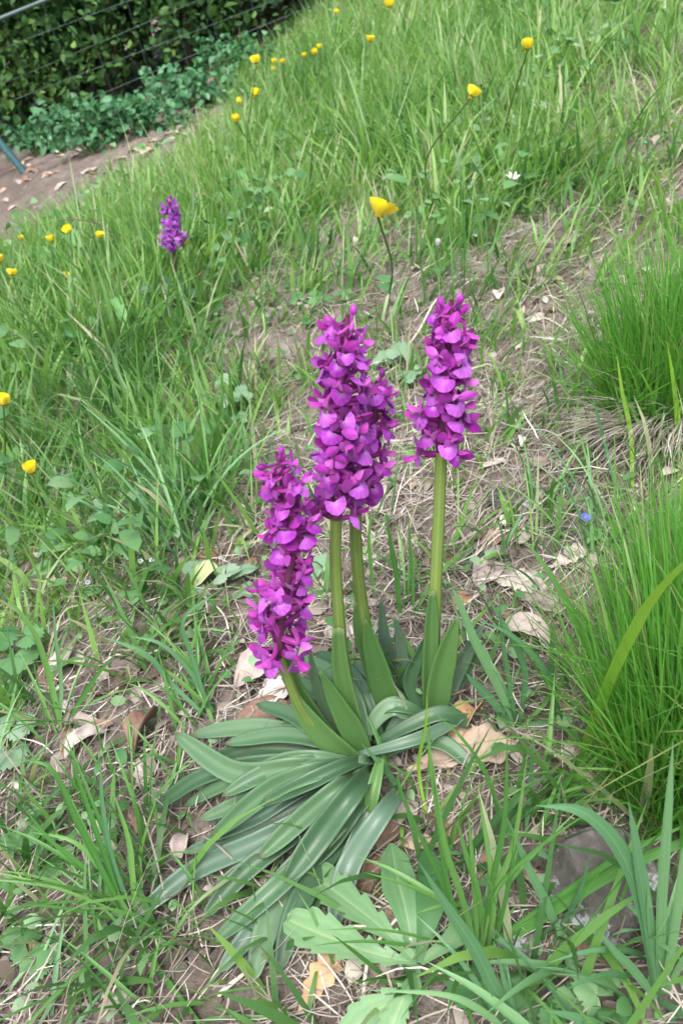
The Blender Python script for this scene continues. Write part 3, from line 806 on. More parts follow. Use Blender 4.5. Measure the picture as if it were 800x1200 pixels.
for k in range(6):
    rg = np.random.default_rng(100 + k)
    j = lambda s=1.0: rg.normal() * s
    ov = scaled_tube([(0, 0, -1), (4, j(.5), 1.2), (8, j(.5), 3.4), (10, 0, 5)], [0.9, 1.35, 1.4, 1.1])
    spur = scaled_tube([(9.5, 0, 5), (5.5, j(.6), 7.2), (1.5 + j(), j(1.0), 9.2 + j())], [1.5, 1.15, 1.2, 0.5])
    bract = petal_geo(11, 3.2, 0.35, 0.1, (0, 0, -1.5), (0.85, j(.1), 0.25 + j(.1)), (-0.2, 0, -1), peak=0.35)
    body = join(ov, spur, bract)
    s1 = petal_geo(8.6 + j(.9), 5.7, -0.35, 0.10 + j(.06), (9.3, 0.8, 5.4), (0.15 + j(.15), 0.8, 0.62 + j(.2)), (0.95, -0.1, 0.3), peak=0.5, power=0.6)
    s2 = petal_geo(8.6 + j(.9), 5.7, -0.35, 0.10 + j(.06), (9.3, -0.8, 5.4), (0.15 + j(.15), -0.8, 0.62 + j(.2)), (0.95, 0.1, 0.3), peak=0.5, power=0.6)
    hd = petal_geo(7.6 + j(.4), 5.4, -0.85, 0.22, (9.0, 0, 6.2), (0.62, 0, 0.72), (-0.7, 0, 0.6), peak=0.55, power=0.6)
    FLOR.append(dict(body=make_mesh('floret', *body), lip=make_mesh('lip', *lip_geo(rg)), s1=make_mesh('sepal', *s1), s2=make_mesh('sepal', *s2), hood=make_mesh('hood', *hd)))
    f = FLOR[-1]
    f['body'].materials.append(M['ovary']); f['lip'].materials.append(M['lip'])
    for q in ('s1', 's2'): f[q].materials.append(M['petal'])
    f['hood'].materials.append(M['hood'])
far_me = []
for k in range(3):
    rg = np.random.default_rng(200 + k)
    g_ = join(scaled_tube([(0, 0, -1), (5, 0, 1.5), (10, 0, 5)], [1, 1.3, 1.1], 4, 5), lip_geo(rg),
              petal_geo(9, 6.5, -0.35, 0.1, (9.3, 0.8, 5.4), (0.15, 0.8, 0.62), (0.95, -0.1, 0.3), nl=4, nw=3),
              petal_geo(9, 6.5, -0.35, 0.1, (9.3, -0.8, 5.4), (0.15, -0.8, 0.62), (0.95, 0.1, 0.3), nl=4, nw=3),
              petal_geo(8.2, 6.5, -0.75, 0.22, (9.0, 0, 6.2), (0.62, 0, 0.72), (-0.7, 0, 0.6), nl=4, nw=3))
    far_me.append(make_mesh('floret', *g_)); far_me[-1].materials.append(M['farpetal'])
bud_geo = join(scaled_tube([(0, 0, 0), (3, 0, 1.5), (6, 0, 4)], [0.8, 1, 0.9], 4, 6), scaled_tube([(5.5, 0, 3.6), (7, 0, 5), (8.5, 0, 7), (9.3, 0, 8.6)], [0.7, 2.1, 1.9, 0.3], 6, 7))
bud_me = make_mesh('bud', *bud_geo); bud_me.materials.append(M['petal'])

def spike(root, axis_pts, n, seed, scale=1.0, skip=None, far=False, top_buds=3, r0=0.9, squash=1.0):
    rg = np.random.default_rng(seed)
    A = spline(axis_pts, 60)
    base = np.array(root.location)
    for i in range(n):
        t = (i + rg.uniform(-0.3, 0.3)) / n
        t = min(max(t, 0.0), 1.0)
        p = A[int(t * 58)]
        phi = i * 2.39996 + rg.normal() * 0.5 + seed
        if skip is not None and skip(t, phi % (2 * math.pi)): continue
        k = scale * (1.12 - 0.34 * t ** 1.5) * rg.uniform(0.82, 1.14)
        tilt = rg.normal() * 0.36 - 0.25 * t + 0.10
        rot = Euler((rg.normal() * 0.45, tilt, phi), 'XYZ')
        if t > 1 - top_buds / n:
            o = link('bud', bud_me, None, root); k *= 1.05
        elif far:
            o = link('floret', far_me[rg.integers(3)], None, root)
        else:
            f = FLOR[rg.integers(len(FLOR))]
            o = link('floret', f['body'], None, root)
            for nm, key in (('lip', 'lip'), ('sepal', 's1'), ('sepal', 's2'), ('hood', 'hood')):
                c = link(nm, f[key], None, o)
                c.rotation_euler = (rg.normal() * 0.10, rg.normal() * 0.10, rg.normal() * 0.10)
        o.location = tuple(p - base); o.rotation_euler = rot; o.scale = (k * squash, k, k)

def add_solid(o, t=0.0007):
    md = o.modifiers.new('thickness', 'SOLIDIFY'); md.thickness = t; md.offset = 0
    return o
LP = lambda s: np.interp(s, [0, 0.12, 0.35, 0.62, 0.82, 0.93, 0.98, 1.0], [0.50, 0.66, 0.88, 1.0, 0.90, 0.62, 0.34, 0.05])
UP = lambda s: np.interp(s, [0, 0.2, 0.5, 0.75, 0.9, 1.0], [0.80, 1.0, 0.90, 0.60, 0.30, 0.03])
def lay_leaf(root, pts, w, mat='orchid_leaf', fold=0.28, roll=0.0, hint=(0, -0.4, 0.9), twist=0.0, prof=LP):
    """pts from base to tip: photo pixel and height in mm above the soil"""
    P = [on_ground(a, b, (h + 9) * mm) for a, b, h in pts]
    return add_solid(part('leaf', ribbon(P, w * mm * 0.74, 18, prof, fold * 1.5, hint, roll, 7, twist), M[mat], root))
def up_leaf(root, pts, w, Y, mat='orchid_sheath', fold=0.5, roll=0.0, dy=0.0, hint=(0, -0.9, 0.3), prof=UP, twist=0.0):
    n = len(pts) - 1
    P = [at_depth(a, b, Y + dy * i / n) for i, (a, b) in enumerate(pts)]
    return add_solid(part('leaf', ribbon(P, w * mm * 0.72, 16, prof, fold, hint, roll, 7, twist), M[mat], root))

BA = on_ground(418, 905); BB = on_ground(430, 893); BC = on_ground(452, 868); BD = on_ground(506, 838)
# A: short front-left spike
YA = BA[1] - 0.004
oA = thing('orchid', BA, 'purple orchid with the lowest flower spike, its dark axis showing, stem bending left', 'orchid', 'orchids of the flowering clump')
axA = [at_depth(a, b, YA - 0.01) for a, b in ((327, 768), (331, 705), (345, 645), (337, 588), (324, 530))]
part('stem', tube([BA + [0, 0, -0.01], at_depth(390, 880, YA), at_depth(352, 828, YA - 0.005), axA[0]], [0.0045, 0.0045, 0.0036, 0.0032], 16, 10), M['stem_green'], oA)
part('flower_axis', tube(axA, [0.0028, 0.0026, 0.0022, 0.0019, 0.001], 20, 8), M['stem_purple'], oA)
def skipA(t, ph):
    d = (ph - R(285) + math.pi) % (2 * math.pi) - math.pi
    return (t > 0.55 and abs(d) < R(34)) or (0.42 < t < 0.56 and abs(d) < R(55))
spike(oA, axA, 72, 5, 1.06, skipA)
# B: tallest spike in the middle
YB = BB[1]
oB = thing('orchid', BB, 'purple orchid with the longest middle flower spike and pinkish open top', 'orchid', 'orchids of the flowering clump')
axB = [at_depth(a, b, YB - 0.005) for a, b in ((394, 606), (398, 520), (401, 450), (407, 370))]
part('stem', tube([BB + [0, 0, -0.01], at_depth(412, 835, YB), at_depth(399, 745, YB), at_depth(393, 660, YB), axB[0]], [0.005, 0.0046, 0.004, 0.0037, 0.0035], 18, 10), M['stem_green'], oB)
part('flower_axis', tube(axB, [0.0036, 0.003, 0.0026, 0.0012], 20, 8), M['stem_purple'], oB)
spike(oB, axB, 56, 9, 1.08)
# C: behind B
YC = BC[1] + 0.012
oC = thing('orchid', BC, 'purple orchid partly hidden behind the longest flower spike', 'orchid', 'orchids of the flowering clump')
axC = [at_depth(a, b, YC) for a, b in ((417, 592), (428, 535), (437, 490), (441, 447))]
part('stem', tube([BC + [0, 0, -0.01], at_depth(440, 800, YC), at_depth(424, 710, YC), at_depth(417, 640, YC), axC[0]], [0.0052, 0.0048, 0.0043, 0.004, 0.0038], 18, 10), M['stem_green'], oC)
part('flower_axis', tube(axC, [0.004, 0.0033, 0.0028, 0.0012], 20, 8), M['stem_purple'], oC)
spike(oC, axC, 42, 14, 1.02)
# D: right spike
YD = BD[1]
oD = thing('orchid', BD, 'purple orchid standing apart on a tall bare stem beside the clump', 'orchid', 'orchids of the flowering clump')
axD = [at_depth(a, b, YD - 0.004) for a, b in ((517, 528), (520, 470), (525, 410), (529, 352))]
part('stem', tube([BD + [0, 0, -0.01], at_depth(507, 780, YD), at_depth(510, 690, YD), at_depth(514, 600, YD), axD[0]], [0.0052, 0.0047, 0.0042, 0.0038, 0.0035], 18, 10), M['stem_green'], oD)
part('flower_axis', tube(axD, [0.0036, 0.003, 0.0026, 0.0012], 20, 8), M['stem_purple'], oD)
spike(oD, axD, 44, 21, 1.08)

# basal leaves of the clump, pixel paths from the photograph with heights above soil
lay_leaf(oA, [(408, 893, 22), (345, 900, 38), (275, 905, 30), (204, 858, 30)], 23, fold=0.45, roll=0.25)
lay_leaf(oA, [(405, 880, 14), (370, 866, 26), (300, 853, 24), (222, 862, 14)], 19, fold=0.3)
lay_leaf(oA, [(410, 885, 18), (385, 872, 34), (330, 862, 34), (262, 872, 26)], 17, fold=0.3)
lay_leaf(oA, [(405, 895, 14), (340, 892, 26), (245, 908, 20), (176, 952, 5)], 18, fold=0.35)
lay_leaf(oA, [(400, 893, 10), (330, 905, 16), (275, 915, 14), (215, 945, 4)], 15, fold=0.3)
lay_leaf(oA, [(412, 890, 20), (365, 893, 38), (315, 905, 36), (260, 933, 28)], 18, fold=0.35)
lay_leaf(oA, [(416, 896, 24), (370, 905, 42), (315, 928, 36), (247, 982, 18)], 21, fold=0.4, roll=0.15)
lay_leaf(oA, [(420, 900, 12), (350, 930, 24), (300, 960, 18), (238, 987, 8)], 15, 'grey_leaf', fold=0.5)
lay_leaf(oB, [(430, 892, 24), (405, 898, 40), (362, 918, 42), (304, 944, 32)], 17, fold=0.5)
lay_leaf(oB, [(436, 893, 16), (425, 893, 32), (400, 905, 30), (368, 912, 22)], 14, fold=0.3)
lay_leaf(oA, [(415, 910, 10), (370, 950, 18), (300, 988, 14), (225, 1022, 8), (155, 1078, 4)], 20, 'grey_leaf', fold=0.3, roll=0.1)
lay_leaf(oB, [(425, 905, 20), (395, 925, 40), (352, 962, 34), (303, 1006, 22)], 20, fold=0.5, roll=0.1)
lay_leaf(oB, [(435, 903, 26), (410, 932, 48), (372, 982, 38), (334, 1035, 22)], 24, fold=0.4, roll=0.2)
lay_leaf(oB, [(440, 905, 16), (430, 930, 30), (405, 960, 26), (375, 985, 18)], 18, fold=0.3, mat='orchid_sheath')
lay_leaf(oA, [(410, 925, 8), (350, 975, 16), (290, 1020, 12), (237, 1077, 6)], 19, fold=0.35)
lay_leaf(oA, [(415, 930, 12), (385, 980, 26), (320, 1045, 20), (249, 1106, 10)], 19, fold=0.35, roll=-0.1)
lay_leaf(oB, [(420, 935, 8), (385, 985, 16), (325, 1060, 10), (292, 1157, 4)], 23, fold=0.2)
lay_leaf(oB, [(425, 940, 8), (395, 985, 16), (350, 1060, 10), (326, 1141, 4)], 21, fold=0.2)
lay_leaf(oA, [(385, 985, 5), (335, 1040, 8), (295, 1092, 6), (256, 1140, 3)], 17, 'grey_leaf', fold=0.25)
lay_leaf(oB, [(405, 950, 6), (370, 1000, 8), (345, 1040, 8), (300, 1080, 4)], 16, fold=0.25)
lay_leaf(oB, [(430, 930, 10), (405, 960, 20), (375, 1000, 14), (355, 1050, 6)], 17, fold=0.25)
lay_leaf(oC, [(470, 925, 14), (448, 955, 36), (412, 1010, 24), (400, 1050, 12), (390, 1087, 4)], 22, 'grey_leaf', fold=0.3, roll=-0.1)
lay_leaf(oC, [(446, 888, 40), (441, 910, 44), (436, 932, 36), (433, 952, 26)], 13, 'orchid_sheath', fold=0.35)
lay_leaf(oC, [(428, 862, 24), (446, 836, 36), (464, 828, 38), (484, 842, 28)], 19, fold=0.15, hint=(0.1, -0.5, 0.8))
lay_leaf(oC, [(440, 872, 20), (480, 850, 32), (520, 836, 30), (552, 852, 16)], 16, fold=0.2)
lay_leaf(oC, [(420, 885, 26), (470, 872, 34), (510, 858, 30), (548, 836, 20)], 13, 'grey_leaf', fold=0.3)
lay_leaf(oC, [(440, 890, 10), (480, 870, 22), (520, 872, 18), (560, 905, 4)], 16, fold=0.25)
lay_leaf(oA, [(395, 870, 20), (365, 855, 40), (340, 838, 40), (300, 825, 30)], 16, fold=0.3)
lay_leaf(oB, [(425, 875, 20), (400, 835, 34), (372, 812, 30), (330, 795, 14)], 18, fold=0.3)
lay_leaf(oB, [(430, 870, 24), (415, 820, 36), (390, 792, 30), (350, 770, 16)], 19, fold=0.3)
lay_leaf(oC, [(445, 865, 18), (425, 812, 34), (400, 782, 30), (370, 765, 18)], 18, fold=0.3)
lay_leaf(oC, [(455, 860, 14), (470, 830, 24), (445, 800, 24), (415, 775, 16)], 16, 'grey_leaf', fold=0.3)
for pts_, w_, mt_ in (
        ([(402, 905, 10), (350, 918, 20), (300, 935, 16), (232, 962, 8)], 17, 'orchid_leaf'),
        ([(405, 915, 8), (350, 945, 14), (290, 975, 10), (214, 1000, 4)], 16, 'grey_leaf'),
        ([(410, 925, 8), (360, 965, 14), (300, 1010, 10), (252, 1040, 4)], 16, 'orchid_leaf'),
        ([(415, 935, 6), (370, 985, 12), (330, 1030, 8), (270, 1092, 3)], 16, 'grey_leaf'),
        ([(422, 940, 5), (395, 1000, 9), (365, 1060, 6), (345, 1110, 2)], 16, 'orchid_leaf'),
        ([(428, 930, 14), (400, 965, 26), (362, 1005, 20), (318, 1060, 10)], 18, 'orchid_leaf'),
        ([(432, 920, 18), (415, 950, 30), (390, 985, 24), (358, 1020, 14)], 17, 'orchid_leaf'),
        ([(438, 915, 16), (432, 945, 26), (418, 985, 18), (395, 1030, 8)], 16, 'grey_leaf'),
        ([(412, 893, 28), (370, 888, 40), (330, 893, 36), (285, 912, 26)], 15, 'orchid_leaf'),
        ([(404, 888, 10), (350, 880, 18), (290, 880, 14), (236, 898, 6)], 17, 'orchid_leaf')):
    lay_leaf(oA if mt_ == 'orchid_leaf' else oB, pts_, w_, mt_, fold=0.35)
# upright sheathing leaves
up_leaf(oA, [(425, 900), (390, 872), (360, 840), (345, 815)], 25, YA - 0.006, fold=0.3, prof=lambda s: np.interp(s, [0, .3, .7, 1], [0.85, 1, .75, .35]))
up_leaf(oA, [(415, 895), (375, 850), (345, 800), (332, 752)], 20, YA + 0.004, fold=0.4)
up_leaf(oB, [(426, 898), (415, 860), (396, 825), (374, 784)], 25, YB - 0.012, fold=0.35)
up_leaf(oB, [(412, 890), (395, 850), (372, 805), (362, 760)], 15, YB + 0.004, 'orchid_leaf', fold=0.4)
up_leaf(oB, [(424, 895), (410, 830), (399, 780), (396, 735)], 19, YB - 0.006, fold=0.6, prof=lambda s: np.interp(s, [0, .3, .7, 1], [1, 1, .85, .55]))
up_leaf(oC, [(462, 862), (450, 810), (436, 760), (428, 725)], 26, YC - 0.006, fold=0.4)
up_leaf(oC, [(450, 865), (440, 800), (424, 740), (420, 705)], 17, YC - 0.002, fold=0.5, prof=lambda s: np.interp(s, [0, .3, .7, 1], [1, 1, .9, .6]))
up_leaf(oC, [(470, 858), (462, 800), (450, 745), (446, 698)], 17, YC + 0.03, 'grey_leaf', fold=0.4)
up_leaf(oC, [(480, 858), (476, 810), (470, 760), (462, 720)], 17, YC + 0.035, 'grey_leaf', fold=0.4)
up_leaf(oC, [(470, 862), (455, 825), (448, 780), (443, 752)], 13, YC + 0.02, 'grey_leaf', fold=0.4)
up_leaf(oD, [(505, 838), (503, 790), (505, 730), (506, 692)], 17, YD - 0.006, fold=0.6, prof=lambda s: np.interp(s, [0, .3, .7, 1], [1, 1, .8, .3]))
up_leaf(oD, [(510, 836), (515, 795), (525, 755), (536, 722)], 26, YD - 0.010, fold=0.45)
up_leaf(oD, [(515, 835), (530, 795), (548, 762), (568, 728)], 19, YD + 0.008, 'grey_leaf', fold=0.5)
up_leaf(oD, [(512, 836), (535, 800), (550, 775), (566, 752)], 16, YD + 0.014, 'orchid_leaf', fold=0.5)
up_leaf(oD, [(500, 838), (480, 800), (492, 765), (505, 735)], 16, YD + 0.006, 'orchid_leaf', fold=0.5)
up_leaf(oD, [(500, 840), (475, 815), (468, 800), (490, 760)], 12, YD + 0.012, 'orchid_leaf', fold=0.5)
lay_leaf(oD, [(500, 842, 20), (478, 830, 36), (455, 828, 36), (440, 838, 20)], 15, fold=0.3)

# E: distant orchid among the meadow grass
BE = on_ground(207, 372)
oE = thing('orchid', BE, 'smaller pale purple orchid standing alone among buttercups in the meadow', 'orchid')
YE = BE[1]
axE = [at_depth(a, b, YE) for a, b in ((204, 290), (202, 262), (199, 236))]
part('stem', tube([BE + [0, 0, -0.01], at_depth(206, 330, YE), axE[0]], [0.004, 0.0035, 0.003], 10, 8), M['stem_purple'], oE)
part('flower_axis', tube(axE, [0.003, 0.002, 0.001], 10, 6), M['stem_purple'], oE)
spike(oE, axE, 40, 33, 1.15, far=True, top_buds=4)
for k, (dx, dy) in enumerate(((-0.06, -0.02), (0.05, -0.04), (0.02, 0.05), (-0.03, 0.05))):
    tip = BE + [dx, dy, 0.05]
    add_solid(part('leaf', ribbon([BE, BE + [dx * 0.4, dy * 0.4, 0.05], tip], 0.018, 8, LP, 0.3), M['orchid_leaf'], oE))

# ------------------------------------------------------------------ buttercups
def cup_petal(open_, rg):
    o = (0, 0, 0)
    L_ = 13.5
    d = (math.sin(open_), 0, math.cos(open_)); n = (-math.cos(open_), 0, math.sin(open_))
    return petal_geo(L_, 14.0, 0.45, -0.22, o, d, n, power=0.6, peak=0.62)
PET = {}
for nm, op in (('cup', R(48)), ('globe', R(40)), ('open', R(62))):
    PET[nm] = make_mesh('petal', *cup_petal(op, None)); PET[nm].materials.append(M['yellow'])
sp_ = []
for k in range(12):
    a = k * 2.4
    r = 2.2 * (k / 12) ** 0.5
    sp_.append(scaled_tube([(r * math.cos(a), r * math.sin(a), 0), (r * 1.5 * math.cos(a), r * 1.5 * math.sin(a), 4.5)], [0.3, 0.6], 2, 4))
CEN = make_mesh('stamens', *join(*sp_)); CEN.materials.append(M['ycentre'])
SEP = make_mesh('sepals', *join(*[petal_geo(6, 3.5, 0.4, -0.1, (0, 0, -0.3), (math.cos(a) * .7, math.sin(a) * .7, .5), (-math.cos(a) * .5, -math.sin(a) * .5, .7), nl=3, nw=3) for a in np.arange(5) * 1.2566])); SEP.materials.append(M['bstem'])
def palmate(rad, lobes=5, depth=0.5, rg=None, sharp=1.0):
    """flat lobed leaf in the xy plane, stalk at the origin, pointing along +x"""
    n = 41; V = []; U = []; rings = (0.04, 0.4, 0.75, 1.0)
    for q, f in enumerate(rings):
        for i in range(n):
            a = R(-140) + R(280) * i / (n - 1)
            lob = abs(math.cos(a * lobes / 1.556 * 0.5))
            r = rad * (0.55 + 0.45 * math.cos(a * 0.55)) * (1 - depth * 0.8 * (1 - lob) * f) * (1 + 0.10 * f * math.cos(a * 23))
            z = 0.20 * r * f * (1 - lob) - 0.12 * rad * f * f + 0.05 * rad * f * math.sin(a * 5 + rad * 900)
            V.append((r * f * math.cos(a), r * f * math.sin(a), z)); U.append((0.5 + 0.5 * math.sin(a * lobes * 0.5) * f, f))
    F = [(q * n + i, q * n + i + 1, (q + 1) * n + i + 1, (q + 1) * n + i) for q in range(3) for i in range(n - 1)]
    return np.array(V), np.array(F), np.array(U)
def place(geo, loc, az, pitch, roll=0.0):
    Mx = np.array(Matrix.Rotation(az, 3, 'Z') @ Matrix.Rotation(-pitch, 3, 'Y') @ Matrix.Rotation(roll, 3, 'X'))
    return geo[0] @ Mx.T + np.array(loc), geo[1], geo[2]
def buttercup(px, py, size, label, lean=None, shape='cup', diam=0.021, root_px=None):
    rg = np.random.default_rng(int(px * 7 + py))
    d = ray(px, py)
    t = diam * FPX / size
    p = CAM + d * t
    hgt = p[2] - ground_z(p[0], p[1])
    if hgt < 0.07 or hgt > 0.36:
        p = on_ground(px, py, 0.09 if hgt < 0.07 else 0.34)
        t = (p[1] - CAM[1]) / d[1]
    k = 1.22 * size * t / FPX / 0.021
    if root_px is not None:
        b = on_ground(*root_px)
    else:
        b = np.array([p[0] + rg.normal() * 0.02, p[1] + 0.01 + rg.normal() * 0.02, 0]); b[2] = ground_z(b[0], b[1])
    o = thing('buttercup', b, label, 'flower', 'buttercups in bloom')
    mid = (p + b) / 2 + np.array([rg.normal() * 0.012, rg.normal() * 0.012, 0])
    top = p - np.array([0, 0, 0.006 * k])
    part('stem', tube([b - [0, 0, 0.01], mid, top], [0.0016, 0.0013, 0.0010], 10, 6), M['bstem'], o)
    for q in range(2):
        bp_ = b + (mid - b) * (0.25 + 0.4 * q)
        part('leaf', place(palmate(0.022, 3, 0.9), bp_, rg.uniform(0, 6.28), rg.uniform(0.1, 0.6)), M['herb'], o)
    tilt = lean if lean is not None else (rg.normal() * 0.25, rg.normal() * 0.25)
    base = Euler((tilt[0], tilt[1], rg.uniform(0, 6.28)), 'XYZ').to_matrix()
    for q in range(5):
        c = link('petal', PET[shape], None, o)
        rot = base @ Matrix.Rotation(q * 1.2566 + rg.normal() * 0.05, 3, 'Z')
        c.rotation_euler = rot.to_euler(); c.location = tuple(top - b); kk = k * (0.96 + 0.05 * (q % 2)); c.scale = (kk,) * 3
    for nm, me in (('stamens', CEN), ('sepals', SEP)):
        c = link(nm, me, None, o); c.rotation_euler = base.to_euler(); c.location = tuple(top - b); c.scale = (k,) * 3
    return o
buttercup(443, 243, 33, 'large open yellow buttercup on a straight stalk behind the longest orchid spike', (0.15, 0.5), 'open', 0.023, (455, 345))
buttercup(551, 108, 20, 'yellow cup buttercup on a leaning stalk above the white anemone', (0.1, 0.5), 'cup', 0.021, (505, 240))
buttercup(618, 53, 18, 'upright globe shaped buttercup in the tall grass up the slope', (0.0, 0.1), 'globe', 0.020, (585, 170))
buttercup(457, 5, 14, 'yellow buttercup high in the far grass beside an arching stalk')
buttercup(433, 46, 12, 'small round buttercup in the far grass right of the hedge')
buttercup(37, 550, 22, 'round yellow buttercup over bare litter at the near meadow edge', (0.1, 0.1), 'globe', 0.019, (42, 690))
buttercup(3, 470, 21, 'round buttercup on a branched dark stalk at the near meadow edge', (0.1, 0.1), 'globe', 0.019, (5, 570))
buttercup(300, 71, 15, 'buttercup with a bud beside it in front of the fence, above the grass edge', None, 'globe', 0.02)
buttercup(298, 109, 14, 'buttercup at the grass edge just in front of the dark hedge', None, 'globe', 0.02)
buttercup(277, 139, 13, 'buttercup on a long thin dark stalk near the grass edge', None, 'globe', 0.02, (290, 225))
FARB = 'small yellow buttercup along the far grass edge below the hedge'
for bx_, by_, s_ in ((278, 118, 9), (320, 72, 8), (320, 81, 7), (332, 72, 8), (357, 65, 8), (368, 61, 10), (375, 55, 9), (393, 14, 8)):
    buttercup(bx_, by_, s_, FARB, None, 'globe', 0.018)
LEFTB = 'yellow buttercup in the meadow grass between the path and the lone orchid'
for bx_, by_, s_ in ((82, 268, 13), (61, 280, 12), (116, 276, 11), (77, 323, 10), (25, 279, 8), (13, 320, 13), (1, 304, 12)):
    buttercup(bx_, by_, s_ + 1, LEFTB, None, 'cup', 0.0175)
NEARE = 'small yellow buttercup right behind the lone pale orchid spike'
for bx_, by_, s_ in ((187, 278, 10), (215, 285, 11)):
    buttercup(bx_, by_, s_ + 1, NEARE, None, 'globe', 0.0165)

# ------------------------------------------------------------------ other small flowers
def small_flower(name, px, py, h, root_px, label, mat, npet, pl, pw, open_, scale=1.0):
    b = on_ground(*root_px)
    p = at_depth(px, py, b[1])
    o = thing(name, b, label, 'flower')
    part('stem', tube([b - [0, 0, 0.005], (b + p) / 2 + [0.006, 0, 0.004], p], [0.0011, 0.0009, 0.0007], 8, 5), M['bstem'], o)
    g_ = petal_geo(pl, pw, 0.3, -0.05, (0.4, 0, 0), (math.sin(open_), 0, math.cos(open_)), (-math.cos(open_), 0, math.sin(open_)), power=0.7, peak=0.6)
    me = make_mesh('petal', *g_); me.materials.append(M[mat])
    for q in range(npet):
        c = link('petal', me, None, o); c.location = tuple(p - b)
        c.rotation_euler = (Matrix.Rotation(0.35, 3, 'X') @ Matrix.Rotation(q * 6.2832 / npet, 3, 'Z')).to_euler()
        c.scale = (scale,) * 3
    c = link('stamens', CEN, None, o); c.location = tuple(p - b); c.scale = (0.35 * scale,) * 3
    part('leaf', place(palmate(0.014, 3, 0.8), (b + p) / 2, 0.5, 0.3), M['herb'], o)
    return o
small_flower('wild_flower', 600, 210, 0, (590, 262), 'white anemone like flower open low in the grass', 'white', 6, 13, 6, R(60))
small_flower('wild_flower', 512, 288, 0, (510, 345), 'closed whitish flower bud on a short stalk', 'white', 5, 11, 8, R(16))
small_flower('wild_flower', 685, 608, 0, (690, 650), 'tiny blue speedwell flower at the tussock edge', 'blue', 4, 5, 5, R(65))
for k, (a, b_) in enumerate(((96, 685), (103, 683), (165, 658), (172, 654), (178, 657))):
    o = small_flower('tiny_flower', a, b_, 0, (a + 2, b_ + 22), ('tiny pale blue flower above the litter beside the round buttercup stalk' if k < 2 else 'tiny pale blue flower just above the litter below the leaning bluish tuft'), 'pale_blue', 5, 2.6, 2.6, R(70))
    o['group'] = 'tiny pale blue flowers'
for k, (a, b_, r_) in enumerate(((68, 179, (75, 196)), (142, 211, (142, 235)))):
    o = small_flower('wild_flower', a, b_, 0, r_, 'small white flower at the edge of the bare path', 'white', 5, 8, 7, R(50), 1.2)
    o['group'] = 'white flowers by the path'

# ------------------------------------------------------------------ herbs with large leaves
def dand_prof(s):
    base = np.interp(s, [0, 0.15, 0.5, 0.8, 0.95, 1], [0.25, 0.35, 0.75, 1.0, 0.6, 0.08])
    saw = 1 - 0.5 * (1 - (s * 7.0) % 1.0) * np.clip(1.25 - s, 0, 0.9)
    return base * saw
dn_c = on_ground(488, 1128)
dan = thing('dandelion', dn_c, 'pale green rosette of toothed leaves beside the orchid leaves', 'plant')
def herb_leaf(root, pts, w, mat, prof, fold=0.25, nseg=63):
    P = [on_ground(a, b, (h + 11) * mm) for a, b, h in pts]
    return part('leaf', ribbon(P, w * mm * 0.95, nseg, prof, fold, (0, -0.3, 0.95), 0, 5), M[mat], root)
herb_leaf(dan, [(488, 1128, 6), (450, 1090, 16), (400, 1050, 16), (345, 1010, 8)], 27, 'dandelion', dand_prof)
herb_leaf(dan, [(486, 1128, 6), (440, 1118, 14), (385, 1098, 14), (333, 1076, 8)], 29, 'dandelion', dand_prof)
smooth_prof = lambda s: np.interp(s, [0, 0.2, 0.55, 0.85, 1], [0.22, 0.45, 1.0, 0.75, 0.1])
herb_leaf(dan, [(484, 1120, 6), (476, 1070, 16), (466, 1030, 18), (458, 988, 12)], 24, 'dandelion', smooth_prof)
herb_leaf(dan, [(488, 1130, 6), (480, 1160, 10), (440, 1185, 8), (400, 1215, 4)], 24, 'dandelion', dand_prof)
herb_leaf(dan, [(490, 1130, 6), (475, 1165, 14), (462, 1195, 12), (450, 1230, 8)], 20, 'dandelion', dand_prof)
herb_leaf(dan, [(490, 1128, 6), (500, 1080, 18), (505, 1040, 18), (500, 990, 10)], 20, 'herb', smooth_prof)
herb_leaf(dan, [(492, 1128, 6), (530, 1100, 14), (550, 1080, 10), (580, 1070, 4)], 18, 'herb', smooth_prof)
def lobed_plant(px, py, leaves, label, mat='silver', cat='herb', lobes=5, depth=0.6, name='lobed_herb'):
    b = on_ground(px, py)
    o = thing(name, b, label, cat)
    for (lx, ly, h, rad, pit) in leaves:
        p = on_ground(lx, ly, h * mm)
        az_ = math.atan2(p[1] - b[1], p[0] - b[0]) if np.hypot(p[0] - b[0], p[1] - b[1]) > 0.004 else random.uniform(0, 6)
        part('stalk', tube([b - [0, 0, 0.004], (b + p) / 2 + [0, 0, h * mm * 0.3], p], [0.0011, 0.0009, 0.0008], 6, 5), M['bstem'], o)
        part('leaf', place(palmate(rad * mm, lobes, depth), p, az_ + random.uniform(-.5, .5), pit, random.uniform(-.25, .25)), M[mat], o)
    return o
lobed_plant(285, 540, [(262, 447, 60, 17, .3), (270, 468, 45, 20, .2), (283, 462, 55, 18, .4), (255, 470, 40, 17, .1), (280, 490, 30, 15, .2)], 'silvery lobed herb rising from straw beside the leaning grass')
lobed_plant(465, 465, [(450, 420, 20, 20, .3), (470, 415, 26, 24, .4), (475, 440, 16, 22, .2), (448, 447, 14, 18, .1), (462, 455, 10, 16, .1)], 'pale broad leaved herb between the two tallest orchid spikes', lobes=5, depth=0.4)
lobed_plant(255, 690, [(232, 668, 14, 16, .2), (258, 672, 18, 19, .3), (280, 668, 14, 17, .2), (285, 690, 8, 14, .1), (240, 690, 8, 13, .1)], 'pale leaved herb beside the lowest orchid spike', lobes=5, depth=0.35)
lobed_plant(378, 690, [(378, 668, 14, 17, .5), (368, 690, 8, 14, .1)], 'single pale round leaf herb between orchid stems', lobes=3, depth=0.2)
